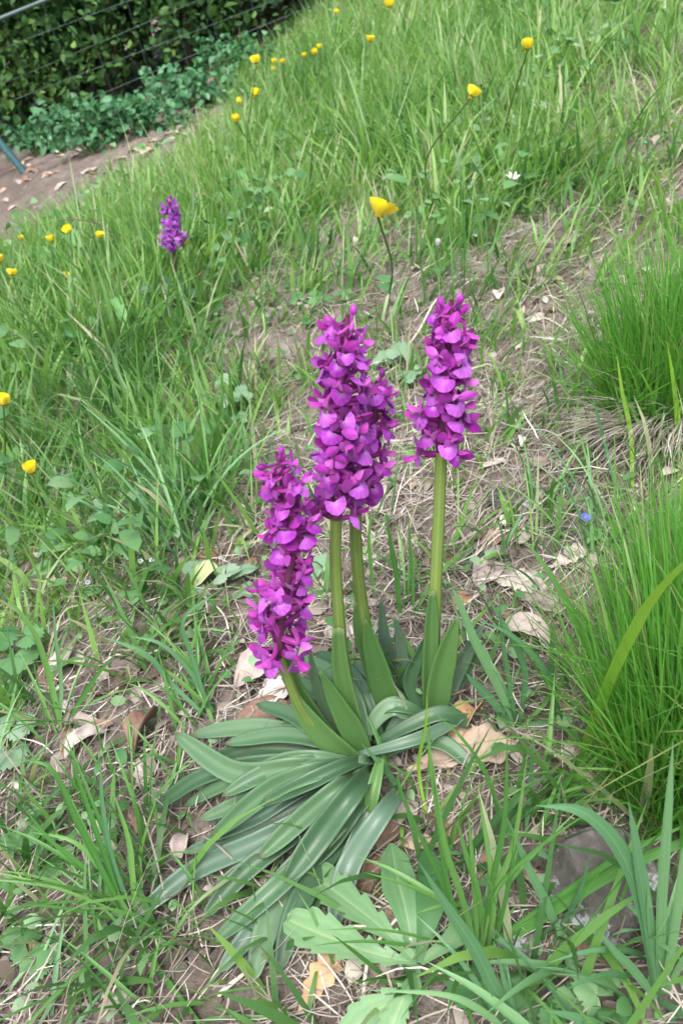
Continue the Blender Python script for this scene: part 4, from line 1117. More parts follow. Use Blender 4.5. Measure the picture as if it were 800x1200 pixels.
lobed_plant(380, 372, [(350, 350, 14, 20, .2), (375, 350, 22, 24, .3), (400, 345, 18, 20, .2), (365, 375, 10, 18, .1), (392, 375, 10, 18, .1)], 'low bluish lobed herb just above the longest spike', 'herb', depth=0.6)
lobed_plant(45, 1010, [(18, 992, 12, 15, .2), (45, 988, 16, 16, .3), (55, 1015, 8, 14, .1), (24, 1026, 8, 15, .1), (68, 1000, 8, 12, .2)], 'trifoliate green herb in the grass below the left tuft', 'herb', lobes=3, depth=0.4)
lobed_plant(45, 1110, [(30, 1105, 12, 17, .2), (55, 1108, 12, 16, .3), (42, 1125, 8, 14, .1)], 'green lobed herb beside bare soil near the bottom', 'herb', depth=0.5)
lobed_plant(10, 770, [(-5, 740, 40, 30, .2), (15, 770, 30, 28, .3), (0, 800, 20, 26, .2), (30, 745, 36, 18, .3)], 'broad dark green leaves at the edge of the litter', 'herb', lobes=3, depth=0.2)
lobed_plant(5, 860, [(-5, 845, 24, 24, .2), (12, 880, 16, 22, .2), (20, 850, 20, 18, .3)], 'pale broad leaves above the left grass tuft', 'silver', lobes=3, depth=0.2)
lobed_plant(690, 1185, [(676, 1172, 12, 13, .3), (700, 1167, 16, 14, .2), (690, 1192, 10, 15, .2), (722, 1186, 12, 13, .3), (655, 1188, 8, 12, .2)], 'leafy green herb below the stone', 'herb', depth=0.4)
lobed_plant(585, 1165, [(560, 1160, 14, 18, .2), (590, 1150, 18, 20, .3), (600, 1175, 10, 18, .1)], 'round leaved herb below the long flat blades', 'herb', lobes=3, depth=0.3)
def dock(px, py, leaves, label):
    b = on_ground(px, py)
    o = thing('broad_leaf_plant', b, label, 'plant')
    for (a, b2, h, w) in leaves:
        p = on_ground(a, b2, h * mm)
        mid = (b + p) / 2 + np.array([0, 0, 0.35 * np.linalg.norm(p - b)])
        part('leaf', ribbon([b, mid, p], w * mm * 0.7, 16, smooth_prof, 0.2, (0, -0.4, 0.9), 0, 5), M['dock'], o)
dock(75, 330, [(30, 300, 60, 50), (95, 290, 80, 46), (60, 330, 40, 40)], 'broad dark dock leaves among buttercups near the path')
dock(275, 250, [(262, 210, 90, 36), (290, 225, 70, 32), (250, 240, 50, 30)], 'upright broad leaf plant below the grass edge buttercups')
dock(190, 300, [(170, 285, 50, 36), (200, 280, 60, 34)], 'round green leaves behind the lone pale orchid')
dock(560, 210, [(530, 200, 50, 30), (590, 195, 50, 28), (560, 185, 60, 28)], 'broad leaves near the white anemone in tall grass')
0 and dock(660, 120, [(640, 80, 120, 34), (680, 95, 90, 30)], 'upright wide leaves in the upper right meadow')
dock(130, 400, [(105, 380, 60, 32), (150, 385, 70, 30)], 'broad leaves in the lush grass below the lone orchid')

# ------------------------------------------------------------------ fine tussocks on the right
def tussock(px, py, n, rad, hmean, lean_az, lean, label, skirt, wid=0.0012):
    c = on_ground(px, py)
    o = thing('grass_tussock', c, label, 'tussock')
    a = RNG.random(n) * 6.283; r = rad * np.sqrt(RNG.random(n))
    x = c[0] + r * np.cos(a); y = c[1] + r * np.sin(a) * 0.8
    root = np.stack([x, y, ground_z(x, y) - 0.004], -1)
    az = np.arctan2(np.sin(a) * r / rad * 0.5 + math.sin(lean_az) * lean + RNG.normal(size=n) * 0.35, np.cos(a) * r / rad * 0.5 + math.cos(lean_az) * lean + RNG.normal(size=n) * 0.35)
    th = 0.05 + 0.36 * r / rad * RNG.random(n) + np.abs(RNG.normal(size=n)) * 0.12
    kp = RNG.gamma(1.2, 0.36, n)
    L_ = hmean * RNG.uniform(0.4, 1.3, n)
    tn = np.clip(RNG.normal(0.45, 0.2, n), 0, 0.9); dd = RNG.random(n) < 0.10; tn[dd] = RNG.uniform(0.9, 1, dd.sum())
    V, F, T = blades(root, az, th, kp, L_, RNG.gamma(4, 0.27, n).clip(0.4, 2.4) * wid, tn, S=5)
    tag(link('blades', make_mesh('blades', V - np.array(o.location), F, None, T), M['tussock'], o), kind='stuff')
    if skirt:
        m_ = 900
        a = RNG.uniform(3.3, 6.1, m_); r = rad * RNG.uniform(0.55, 1.0, m_)
        x = c[0] + r * np.cos(a); y = c[1] + r * np.sin(a) * 0.8
        root = np.stack([x, y, ground_z(x, y)], -1)
        V, F, T = blades(root, a + RNG.normal(size=m_) * 0.35, RNG.uniform(0.7, 1.2, m_), RNG.uniform(0.5, 1.2, m_), RNG.uniform(0.05, 0.11, m_), RNG.uniform(0.0007, 0.0014, m_), np.clip(RNG.normal(0.5, 0.2, m_), 0, 1), S=5)
        tag(link('dead_blades', make_mesh('dead_blades', V - np.array(o.location), F, None, T), M['straw'], o), kind='stuff')
tussock(806, 468, 3200, 0.072, 0.15, 1.4, 0.25, 'bright green fine bladed tussock above a skirt of dead straw', True)
tussock(848, 905, 3200, 0.066, 0.17, 1.1, 0.35, 'dense fine bladed green tussock behind the grey stone', False)
tussock(822, 745, 1500, 0.042, 0.11, 1.3, 0.3, 'smaller fine tussock behind the one by the stone', False)

# ------------------------------------------------------------------ grass tufts with single blades
BP = lambda s: np.interp(s, [0, 0.2, 0.5, 0.78, 1.0], [0.62, 0.95, 1.0, 0.62, 0.03])
def blade_path(root, pts, w, o, mat, dy=0.0, fold=0.35, roll=0.0, dy0=0.0):
    Y0 = root[1] + dy0; n = len(pts) - 1
    P = [at_depth(a, b, Y0 + dy * i / n) for i, (a, b) in enumerate(pts)]
    part('blade', ribbon(P, w * mm, 14, BP, fold, (0.2, -0.8, 0.55), roll, 3), M[mat], o)
def rand_tuft(o, c, n, hmean, spread, w, mat, az0=None, azs=3.14, seed=0, th=(0.1, 0.6), droop=(0.3, 1.3)):
    rg = np.random.default_rng(seed)
    for k in range(n):
        a = rg.uniform(0, 6.283) if az0 is None else az0 + rg.normal() * azs
        r = c + np.array([rg.normal() * spread, rg.normal() * spread, 0]); r[2] = ground_z(r[0], r[1]) - 0.003
        L_ = hmean * rg.uniform(0.5, 1.25); t0 = rg.uniform(*th); kp = rg.uniform(*droop)
        P = [r]
        for q in range(5):
            t = t0 + kp * (q / 5) ** 1.3
            nx_ = P[-1] + L_ / 5 * np.array([math.sin(t) * math.cos(a), math.sin(t) * math.sin(a), math.cos(t)])
            nx_[2] = max(nx_[2], ground_z(nx_[0], nx_[1]) + 0.003)
            P.append(nx_)
        part('blade', ribbon(P, w * mm * rg.uniform(0.6, 1.2), 10, BP, 0.4, (math.cos(a + rg.normal() * .5) * -1, math.sin(a) * -1, 0.6), rg.normal() * 0.4, 3), M[mat], o)
def tuft(px, py, label, n=0, h=0.12, spread=0.008, w=3.5, mat='blade', az0=None, azs=0.6, seed=0, paths=(), th=(0.1, 0.6), droop=(0.3, 1.3)):
    c = on_ground(px, py)
    o = thing('grass_tuft', c, label, 'grass tuft', 'separate grass tufts')
    if n: rand_tuft(o, c, n, h, spread, w, mat, az0, azs, seed, th, droop)
    for p in paths:
        blade_path(c, p[0], p[1], o, p[2] if len(p) > 2 else mat, p[3] if len(p) > 3 else 0.0)
    return o
# foreground centre tuft with a fork of slim upright blades
tuft(565, 1120, 'upright slim grass tuft standing right of the toothed rosette', 12, 0.10, 0.01, 3.5, 'blade', None, 0.8, 1, paths=[
    ([(565, 1120), (575, 1040), (590, 960), (594, 850)], 4.0),
    ([(562, 1125), (572, 1060), (600, 990), (618, 880)], 4.2),
    ([(560, 1120), (540, 1050), (520, 990), (505, 900), (500, 850)], 3.8),
    ([(556, 1118), (530, 1060), (515, 985), (506, 890)], 3.2),
    ([(568, 1120), (560, 1050), (545, 1000), (535, 960)], 3.6),
    ([(570, 1118), (578, 1060), (570, 990), (560, 930)], 3.4),
    ([(560, 1125), (570, 1070), (590, 1030), (640, 985), (700, 945)], 3.4),
    ([(552, 1130), (535, 1080), (520, 1040), (470, 930), (470, 900)], 2.6),
    ([(560, 1122), (556, 1060), (552, 1000), (548, 950)], 3.0),
    ([(575, 1122), (590, 1060), (600, 1010), (603, 960)], 3.0)], th=(0.3, 0.9))
tuft(610, 1215, 'broad bluish blade leaning up across the rosette', 6, 0.09, 0.01, 4, 'bluegrass', None, 0.8, 2, paths=[
    ([(612, 1215), (580, 1160), (555, 1110), (525, 1065), (490, 1010)], 7.0, 'bluegrass'),
    ([(600, 1215), (565, 1185), (520, 1165), (430, 1160)], 4.0, 'bluegrass'),
    ([(615, 1215), (600, 1180), (590, 1150), (583, 1120)], 3.5, 'bluegrass')])
tuft(545, 1128, 'flat lime green blade lying left over the rosette', 3, 0.06, 0.006, 3, 'blade', None, 0.8, 3, paths=[
    ([(548, 1128), (510, 1135), (470, 1148), (433, 1158)], 6.0, 'blade')], th=(0.5, 1.0))
tuft(772, 1165, 'tall stiff bluish grass stems beside the grey stone', 14, 0.10, 0.012, 4.5, 'bluegrass', None, 0.8, 4, paths=[
    ([(768, 1165), (750, 1060), (722, 990), (680, 950), (628, 944)], 7.5, 'bluegrass'),
    ([(770, 1165), (755, 1060), (745, 1000), (736, 940)], 7.0, 'bluegrass'),
    ([(772, 1160), (773, 1060), (780, 960), (788, 868)], 6.5, 'bluegrass'),
    ([(775, 1165), (790, 1080), (800, 1000), (815, 930)], 6.0, 'bluegrass'),
    ([(772, 1165), (765, 1110), (760, 1070), (758, 1040)], 5.0, 'bluegrass'),
    ([(778, 1165), (795, 1130), (805, 1110), (812, 1080)], 5.0, 'bluegrass'),
    ([(768, 1170), (740, 1135), (720, 1115), (700, 1090)], 5.0, 'bluegrass')], th=(0.15, 0.8))
# long flat double blade across the stone
tuft(560, 1118, 'pair of long broad blades stretching flat over the grey stone', 0, paths=[
    ([(572, 1112), (640, 1070), (720, 1020), (800, 985), (850, 955)], 8.0, 'blade', 0.03),
    ([(575, 1105), (640, 1060), (730, 1000), (830, 955)], 5.0, 'blade', 0.03),
    ([(560, 1145), (640, 1140), (710, 1140), (770, 1145)], 4.5, 'blade', 0.0)])
tuft(655, 1095, 'bluish blade leaning left out of the gap by the stone', 4, 0.06, 0.008, 3.5, 'bluegrass', None, 0.8, 5, paths=[
    ([(655, 1095), (640, 1060), (620, 1020), (590, 950)], 5.5, 'bluegrass'),
    ([(640, 1120), (660, 1080), (680, 1040), (690, 1000)], 4.0, 'bluegrass')])
tuft(622, 965, 'fan of green blades between the tan oak leaf and the tussock', 16, 0.10, 0.012, 4.2, 'blade', None, 0.8, 6, paths=[
    ([(610, 975), (640, 960), (660, 920), (702, 870)], 5.5, 'blade'),
    ([(605, 960), (630, 946), (650, 938), (682, 928)], 5.0, 'blade'),
    ([(615, 975), (620, 930), (622, 890), (625, 860)], 4.0, 'bluegrass')])
tuft(600, 850, 'pale green grass tuft right of the orchid on the tall bare stem', 10, 0.10, 0.008, 3.5, 'bluegrass', None, 0.9, 7, paths=[
    ([(604, 850), (580, 800), (555, 750), (537, 705), (530, 690)], 6.5, 'bluegrass'),
    ([(604, 852), (596, 800), (588, 750), (584, 695)], 4.0, 'bluegrass'),
    ([(608, 850), (614, 790), (600, 750), (565, 690)], 5.0, 'bluegrass'),
    ([(600, 850), (575, 820), (555, 800), (545, 788)], 6.0, 'bluegrass'),
    ([(612, 850), (640, 820), (650, 790), (655, 745)], 4.0, 'blade'),
    ([(606, 850), (650, 840), (640, 790), (600, 745), (555, 725)], 5.0, 'bluegrass', -0.01)])
tuft(480, 935, 'slim grass blades crossing in front of the clump leaves', 5, 0.07, 0.006, 2.6, 'blade', None, 0.8, 8, paths=[
    ([(486, 945), (465, 920), (445, 895), (422, 870)], 4.2, 'bluegrass', -0.01),
    ([(500, 960), (490, 900), (498, 850), (500, 815)], 2.6, 'limeblade'),
    ([(496, 960), (500, 920), (503, 880), (502, 830)], 2.2, 'blade')])
lime = tuft(690, 880, 'single broad lime green blade arching up across the fine tussocks', 0, paths=[
    ([(678, 895), (695, 840), (720, 775), (760, 700), (815, 645), (870, 610)], 11.0, 'limeblade', -0.14)])
tuft(735, 545, 'slender yellow green blades rising before the dead straw skirt', 5, 0.09, 0.01, 3, 'blade', None, 0.8, 9, paths=[
    ([(740, 575), (738, 510), (728, 460), (722, 415)], 4.8, 'limeblade'),
    ([(795, 570), (793, 500), (788, 450), (781, 400)], 6.0, 'limeblade'),
    ([(745, 580), (770, 540), (790, 510), (810, 480)], 3.2, 'bluegrass'),
    ([(722, 580), (710, 530), (700, 490), (693, 462)], 4.0, 'bluegrass')])
tuft(800, 690, 'upright yellow green blade beside the lime blade', 0, paths=[([(803, 690), (800, 640), (799, 590), (801, 545)], 6.0, 'limeblade')])
tuft(632, 600, 'small grass tuft on a patch of bare soil beside the straw', 14, 0.085, 0.010, 3.0, 'blade', None, 0.9, 10, th=(0.15, 0.8))
tuft(575, 660, 'thin pale grass tuft behind the orchid on the tall bare stem', 8, 0.07, 0.008, 2.4, 'bluegrass', None, 0.9, 11)
tuft(470, 720, 'upright light green blades between the two tallest orchid stems', 5, 0.07, 0.006, 3, 'blade', None, 0.9, 12, paths=[
    ([(468, 722), (465, 680), (458, 640), (452, 600)], 5.0, 'blade'),
    ([(484, 718), (483, 680), (480, 640), (478, 600)], 3.5, 'blade'),
    ([(438, 700), (434, 660), (432, 630), (436, 590)], 3.5, 'blade')])
tuft(205, 640, 'bushy bluish grass tuft leaning over below the lush meadow', 46, 0.14, 0.020, 3.4, 'bluegrass', 2.6, 0.9, 13, th=(0.15, 0.7))
tuft(240, 600, 'green grass tuft left of the longest orchid spike', 34, 0.13, 0.016, 3.2, 'blade', 1.9, 1.1, 14, th=(0.1, 0.6))
tuft(100, 590, 'upright green grass tuft near the round buttercup', 34, 0.12, 0.018, 3.0, 'blade', 1.7, 1.2, 15, th=(0.1, 0.5), paths=[])
tuft(240, 835, 'green grass tuft beside the pale bent leaf of the clump', 18, 0.085, 0.010, 3.6, 'blade', 2.4, 0.8, 16, th=(0.2, 0.9), paths=[
    ([(250, 835), (225, 790), (190, 755), (150, 745)], 4.0, 'bluegrass'),
    ([(245, 835), (225, 770), (215, 725), (260, 690)], 4.0, 'bluegrass'),
    ([(240, 838), (200, 800), (170, 765), (115, 745)], 4.0, 'bluegrass')])
tuft(70, 850, 'grass tuft with splayed blades among grey dead leaves', 18, 0.09, 0.008, 2.6, 'blade', None, 1, 17, th=(0.4, 1.0), paths=[
    ([(72, 855), (60, 800), (40, 740), (0, 690)], 5.0, 'blade'),
    ([(75, 855), (95, 820), (115, 790), (140, 762)], 4.0, 'blade'),
    ([(70, 855), (72, 800), (66, 750), (62, 700)], 3.5, 'bluegrass')])
tuft(150, 1075, 'large tuft of green blades leaning left below the bare soil', 26, 0.11, 0.014, 2.8, 'blade', 2.7, 0.5, 18, th=(0.4, 1.0), paths=[
    ([(235, 1200), (190, 1140), (150, 1085), (115, 1030), (60, 985), (20, 935)], 4.6, 'blade', 0.02),
    ([(160, 1085), (120, 1020), (85, 985), (35, 975)], 3.6, 'blade', 0.02),
    ([(150, 1080), (115, 1010), (90, 960), (60, 900), (20, 890)], 4.2, 'blade', 0.02),
    ([(140, 1050), (115, 980), (100, 935), (80, 880)], 3.6, 'blade', 0.02),
    ([(150, 1060), (130, 1000), (120, 940), (118, 890)], 3.5, 'bluegrass', 0.02),
    ([(160, 1080), (155, 1020), (150, 980), (130, 920)], 4.0, 'blade', 0.02)])
tuft(120, 930, 'upright green tuft at the edge of the bare soil patch', 9, 0.07, 0.01, 2.4, 'blade', 2.2, 0.7, 19, th=(0.1, 0.7))
tuft(60, 1200, 'pale grass blades lying over the bottom soil', 12, 0.09, 0.02, 2.8, 'bluegrass', 0.6, 0.9, 20, th=(0.6, 1.2))
tuft(190, 1190, 'short green tuft below the longest lying orchid leaves', 14, 0.07, 0.016, 2.6, 'blade', None, 0.9, 21, th=(0.5, 1.1))
tuft(195, 945, 'thin upright blades under the leftmost orchid leaf', 14, 0.075, 0.012, 2.6, 'blade', 1.8, 0.9, 22, th=(0.1, 0.6))
tuft(200, 1100, 'hooked green blades beside the longest bluish orchid leaf', 10, 0.07, 0.012, 3.2, 'blade', None, 0.9, 23, th=(0.2, 0.8))
tuft(20, 930, 'mixed pale blades at the edge of the meadow near the soil', 18, 0.09, 0.02, 2.6, 'bluegrass', 0.3, 1.0, 24, th=(0.4, 1.1))
tuft(720, 1190, 'wide pale blades below the stiff bluish stems', 14, 0.09, 0.02, 5.0, 'bluegrass', 3.0, 0.9, 25, th=(0.6, 1.2))
tuft(400, 345, 'pair of upright light blades behind the longest orchid spike', 8, 0.12, 0.012, 4.0, 'blade', 1.6, 0.7, 26, th=(0.05, 0.4), droop=(0.1, 0.5))
tuft(550, 340, 'light green blades rising behind the orchid on the tall bare stem', 8, 0.13, 0.015, 4.0, 'blade', 1.6, 0.9, 27, th=(0.05, 0.5), droop=(0.1, 0.6))
tuft(690, 660, 'narrow blades leaning over the litter from the tussock edge', 16, 0.12, 0.014, 2.6, 'bluegrass', 2.6, 0.6, 28, th=(0.2, 0.7))
tuft(500, 700, 'wispy pale grass between the clump and the straw', 8, 0.07, 0.02, 2.2, 'bluegrass', 0.0, 1.4, 29, th=(0.6, 1.1))

# ------------------------------------------------------------------ the grey stone
import bmesh
def stone(px, py, size, label, cat, mat, seed, name='stone', squash=(1, 1, 1), rot=(0, 0, 0), sink=0.25, rough=0.06, cuts=9):
    c = on_ground(px, py)
    rg = np.random.default_rng(seed)
    bm = bmesh.new(); bmesh.ops.create_icosphere(bm, subdivisions=5 if size > 0.03 else 3, radius=1)
    planes = [(unit(rg.normal(size=3)), rg.uniform(0.5, 0.82)) for _ in range(cuts)]
    off = rg.random(3) * 10
    for v in bm.verts:
        p = np.array(v.co)
        for n_, d_ in planes:
            e = p @ n_ - d_
            if e > 0: p = p - n_ * e * 0.98
        p = p * (1 + rough * 2 * float(vnoise(p[0] * 2 + off[0] + p[2], p[1] * 2 + off[1] + p[2] * 0.7, 2, seed)) + rough * float(vnoise(p[0] + p[2] + off[0], p[1] - p[2], 9, seed)))
        v.co = Vector(p * np.array(squash) * size)
    me = bpy.data.meshes.new(name); bm.to_mesh(me); bm.free()
    me.polygons.foreach_set('use_smooth', np.ones(len(me.polygons), bool))
    try: me.set_sharp_from_angle(angle=R(32))
    except Exception: pass
    o = link(name, me, mat)
    o.location = (c[0], c[1], c[2] + size * min(squash) * (1 - 2 * sink) * 0.5); o.rotation_euler = rot
    return tag(o, label, cat)
stone(702, 1056, 0.044, 'angular grey stone with white lichen at the foot of the tussock', 'stone', M['rock'], 4, squash=(1.25, 0.8, 0.75), rot=(0.35, 0.5, -0.75), sink=0.12, rough=0.05, cuts=11)
stone(590, 1095, 0.017, 'small pale grey stone half hidden in grass by the big stone', 'stone', M['rock'], 6, squash=(1.3, 1, 0.6))
stone(600, 590, 0.022, 'flat grey stone half buried beside the small tuft', 'stone', M['rock'], 8, squash=(1.3, 1, 0.5), sink=0.3)
def pebble(px, py, s, label, group=None, seed=1):
    o = stone(px, py, s, label, 'pebble', M['peb'], seed, name='pebble', squash=(1.2, 0.8, 0.5), rot=(0, 0, seed), sink=0.1, rough=0.1)
    if group: o['group'] = group
m, nt, bs, out = nmat('white_pebble'); M['peb'] = m
nz = nt.nodes.new('ShaderNodeTexNoise'); nz.inputs['Scale'].default_value = 120
r1 = ramp(nt, [(0.3, (0.55, 0.52, 0.50)), (0.7, (0.78, 0.76, 0.74))]); nt.links.new(nz.outputs['Fac'], r1.inputs['Fac']); nt.links.new(r1.outputs[0], bs.inputs['Base Color'])
pebble(155, 837, 0.0055, 'white pebble on the bare soil patch', None, 3)
pebble(649, 1131, 0.006, 'white pebble in the gap below the grey stone', None, 5)
pebble(397, 311, 0.006, 'small white chip in straw behind the longest spike', None, 6)

# ------------------------------------------------------------------ fallen leaves
OAK = lambda s: np.interp(s, [0, 0.08, 0.3, 0.62, 0.85, 1.0], [0.06, 0.12, 0.6, 1.0, 0.75, 0.08]) * (1 - 0.30 * (0.5 + 0.5 * np.cos(s * 2 * math.pi * 4.5)) * (s > 0.12))
OVAL = lambda s: np.interp(s, [0, 0.1, 0.4, 0.7, 0.92, 1.0], [0.05, 0.4, 1.0, 0.9, 0.45, 0.05])
def dead_leaf(px, py, L_, W_, az, label, mat='dead_tan', prof=OAK, arch=0.12, curl=0.25, roll=0.0, h=4, group=None, seed=None):
    """fallen leaf centred at the pixel; L_ and W_ in mm"""
    c = on_ground(px, py, 0)
    o = thing('fallen_leaf', c, label, 'dead leaf', group)
    d = np.array([math.cos(az), math.sin(az)]) * L_ * mm * 0.5
    P = []
    for t in (-1, -0.5, 0, 0.5, 1):
        x_, y_ = c[0] + d[0] * t, c[1] + d[1] * t
        z_ = ground_z(x_, y_) + h * mm + arch * L_ * mm * (1 - t * t) * (1 if t < 0 else 0.9)
        P.append((x_, y_, float(z_)))
    g_ = ribbon(P, W_ * mm, 26, prof, curl, (0, -0.1, 1), roll, 7)
    rg = np.random.default_rng(int(px * 3 + py))
    V = g_[0] + np.stack([0 * g_[0][:, 0], 0 * g_[0][:, 0], 0.0035 * vnoise(g_[0][:, 0], g_[0][:, 1], 110, 3)], -1)
    V[:, 2] = np.maximum(V[:, 2], ground_z(V[:, 0], V[:, 1]) + 0.0015)
    add_solid(part('leaf_blade', (V, g_[1], g_[2]), M[mat], o), 0.0004)
    part('leaf_stalk', tube([P[0], np.array(P[0]) - np.array([d[0], d[1], 0]) * 0.25 + np.array([0, 0, 0.002])], 0.0007, 3, 5), M['twig'], o)
    return o
dead_leaf(540, 895, 78, 40, 0.15, 'large flat tan oak leaf right of the orchid clump', 'dead_tan', h=9, arch=0.08)
dead_leaf(545, 862, 34, 24, 1.0, 'curled rusty brown leaf above the large tan oak leaf', 'dead_orange', OVAL, 0.3, 0.9, 0.4, 8)
dead_leaf(520, 828, 36, 24, 0.4, 'dark brown curled leaf under the orchid on the tall bare stem', 'dead_brown', OVAL, 0.25, 0.8, 0, 8)
dead_leaf(303, 792, 44, 30, 0.6, 'pinkish tan leaf below the lowest flower spike', 'dead_grey', OVAL, 0.15, 0.3, 0, 8)
dead_leaf(318, 826, 34, 26, 0.2, 'ragged whitish leaf behind the clump leaves', 'dead_white', OAK, 0.12, 0.3, 0, 8)
dead_leaf(308, 848, 44, 26, 0.1, 'mauve brown leaf tucked behind the clump leaves', 'dead_brown', OVAL, 0.1, 0.3, 0, 8)
dead_leaf(374, 1154, 40, 20, 0.9, 'tan orange lobed oak leaf near the bottom soil', 'dead_orange', OAK, 0.08, 0.15, 0, 4)
dead_leaf(172, 867, 32, 26, 1.2, 'folded upright brown leaf on the bare soil patch', 'dead_brown', OVAL, 0.3, 0.9, 0.5, 8)
dead_leaf(100, 878, 34, 16, 0.6, 'curved pinkish grey leaf at the edge of the bare soil', 'dead_grey', OVAL, 0.3, 0.6, 0, 6)
dead_leaf(92, 852, 40, 14, -0.1, 'long narrow grey leaf among the splayed blades', 'dead_grey', OVAL, 0.1, 0.5, 0, 5)
dead_leaf(110, 862, 36, 12, 0.3, 'narrow twisted grey brown leaf beside the soil patch', 'dead_brown', OVAL, 0.1, 0.5, 0, 4)
dead_leaf(76, 786, 34, 22, 1.3, 'pale pinkish leaf standing behind the splayed tuft', 'dead_grey', OVAL, 0.2, 0.4, 0.3, 8)
dead_leaf(60, 800, 30, 20, 2.0, 'brown leaf leaning under the splayed tuft', 'dead_brown', OVAL, 0.15, 0.5, 0, 5)
dead_leaf(240, 686, 30, 22, 0.3, 'yellowish fading leaf beside the pale leaved herb', 'dead_yellow', OVAL, 0.2, 0.3, 0, 9)
dead_leaf(243, 657, 20, 12, 0.1, 'small warm brown leaf above the pale leaved herb', 'dead_orange', OVAL, 0.1, 0.3, 0, 5)
dead_leaf(583, 351, 22, 18, 1.4, 'pinkish upright leaf on the bare soil above the tallest bare stem', 'dead_white', OVAL, 0.2, 0.3, 0.3, 8)
dead_leaf(612, 336, 30, 16, -0.6, 'grey folded leaf on the soil near the upper tussock', 'dead_grey', OVAL, 0.2, 0.6, 0, 5)
dead_leaf(634, 338, 26, 16, 0.9, 'mauve grey leaf beside the folded one on the upper soil', 'dead_grey', OVAL, 0.2, 0.4, 0, 5)
dead_leaf(626, 380, 20, 7, 0.1, 'small bleached leaf chip on the upper soil', 'dead_white', OVAL, 0.1, 0.2, 0, 4)
dead_leaf(646, 403, 26, 8, -0.2, 'thin bleached leaf sliver on the upper soil', 'dead_white', OVAL, 0.1, 0.2, 0, 4)
dead_leaf(612, 528, 22, 12, 1.2, 'white and orange leaf scrap standing in straw', 'dead_white', OVAL, 0.3, 0.8, 0.4, 8)
dead_leaf(602, 690, 56, 34, -0.3, 'large greyish lobed oak leaf on the litter', 'dead_white', OAK, 0.08, 0.2, 0, 5)
dead_leaf(570, 680, 34, 26, 0.8, 'mauve curled leaf beside the greyish oak leaf', 'dead_grey', OVAL, 0.15, 0.4, 0, 5)
dead_leaf(664, 664, 30, 22, 0.2, 'bleached ragged leaf at the tussock edge', 'dead_white', OAK, 0.1, 0.2, 0, 8)
dead_leaf(625, 712, 50, 26, -0.7, 'grey tan oak leaf below the greyish one', 'dead_grey', OAK, 0.1, 0.3, 0, 4)
dead_leaf(612, 755, 40, 26, -0.4, 'rounded grey curled leaf near the lower litter', 'dead_grey', OVAL, 0.25, 0.8, 0, 6)
dead_leaf(575, 640, 30, 20, 0.2, 'dark brown leaf in the straw behind the tall bare stem', 'dead_brown', OAK, 0.1, 0.3, 0, 4)
dead_leaf(530, 668, 26, 18, 0.0, 'brown leaf scrap beside the tall bare orchid stem', 'dead_brown', OVAL, 0.1, 0.3, 0, 4)
dead_leaf(540, 712, 24, 16, 0.9, 'rust brown leaf above the bluish upright leaves', 'dead_orange', OVAL, 0.1, 0.4, 0, 5)
dead_leaf(417, 287, 24, 9, 1.2, 'bleached leaf sliver in straw below the large buttercup', 'dead_white', OVAL, 0.2, 0.4, 0, 6)
dead_leaf(435, 1190, 24, 9, -0.4, 'white dry leaf tip at the bottom near the rosette', 'dead_white', OVAL, 0.15, 0.4, 0, 5)
dead_leaf(430, 1030, 30, 18, 1.3, 'brown leaf between the bluish orchid leaf and the rosette', 'dead_brown', OVAL, 0.15, 0.5, 0, 4)
dead_leaf(455, 985, 26, 16, 0.9, 'mauve brown leaf under the bluish orchid leaf', 'dead_brown', OVAL, 0.15, 0.5, 0, 6)
dead_leaf(470, 960, 26, 18, 0.5, 'dull grey leaf behind the toothed rosette', 'dead_grey', OAK, 0.1, 0.3, 0, 5)
dead_leaf(213, 1000, 20, 14, 1.5, 'pale crumpled leaf scrap touching the long bluish leaf', 'dead_grey', OVAL, 0.2, 0.8, 0, 6)
dead_leaf(70, 688, 24, 16, 1.1, 'tan leaf in the litter below the round buttercup', 'dead_tan', OVAL, 0.1, 0.3, 0, 5)
dead_leaf(48, 657, 18, 12, 1.7, 'pinkish small leaf in grass below the round buttercup', 'dead_white', OVAL, 0.2, 0.4, 0, 7)
dead_leaf(185, 960, 18, 12, 0.4, 'pale brown leaf under the leftmost orchid leaf', 'dead_tan', OVAL, 0.2, 0.4, 0, 4)
# the rest are strewn over the litter; each is described by its look and by what it lies beside
MARKS = [(325, 650, 'the lowest flower spike'), (400, 480, 'the longest flower spike'), (520, 450, 'the spike on the tall bare stem'), (510, 780, 'the tall bare stem'),
         (37, 560, 'the round near buttercup'), (443, 260, 'the large open buttercup'), (790, 440, 'the upper tussock'), (800, 760, 'the lower tussock'), (700, 1050, 'the grey stone'),
         (470, 1110, 'the toothed rosette'), (145, 850, 'the bare soil patch'), (600, 360, 'the upper bare soil'), (215, 620, 'the leaning bluish tuft'), (70, 830, 'the splayed tuft'),
         (270, 480, 'the silvery herb'), (120, 1040, 'the large leaning tuft'), (560, 1020, 'the slim upright tuft'), (255, 680, 'the pale leaved herb'), (725, 520, 'the dead straw skirt'),
         (632, 600, 'the small tuft'), (600, 690, 'the greyish oak leaf'), (460, 430, 'the pale broad leaved herb'), (60, 1180, 'the bottom soil'), (600, 210, 'the white anemone')]
def near(a, b):
    return min(MARKS, key=lambda q: (q[0] - a) ** 2 + (q[1] - b) ** 2)[2]
rg = np.random.default_rng(77)
spots = []
while len(spots) < 70:
    a, b = rg.uniform(20, 790), rg.uniform(270, 1190)
    dd = float(look(Dg, np.array([a]), np.array([b]))[0])
    if rg.random() < (1 - dd / 6) and (a < 190 or a > 430 or b < 800) and not (120 < a < 200 and 800 < b < 900):
        spots.append((a, b))
CW = {'dead_tan': 'tan', 'dead_grey': 'greyish', 'dead_brown': 'dark brown'}
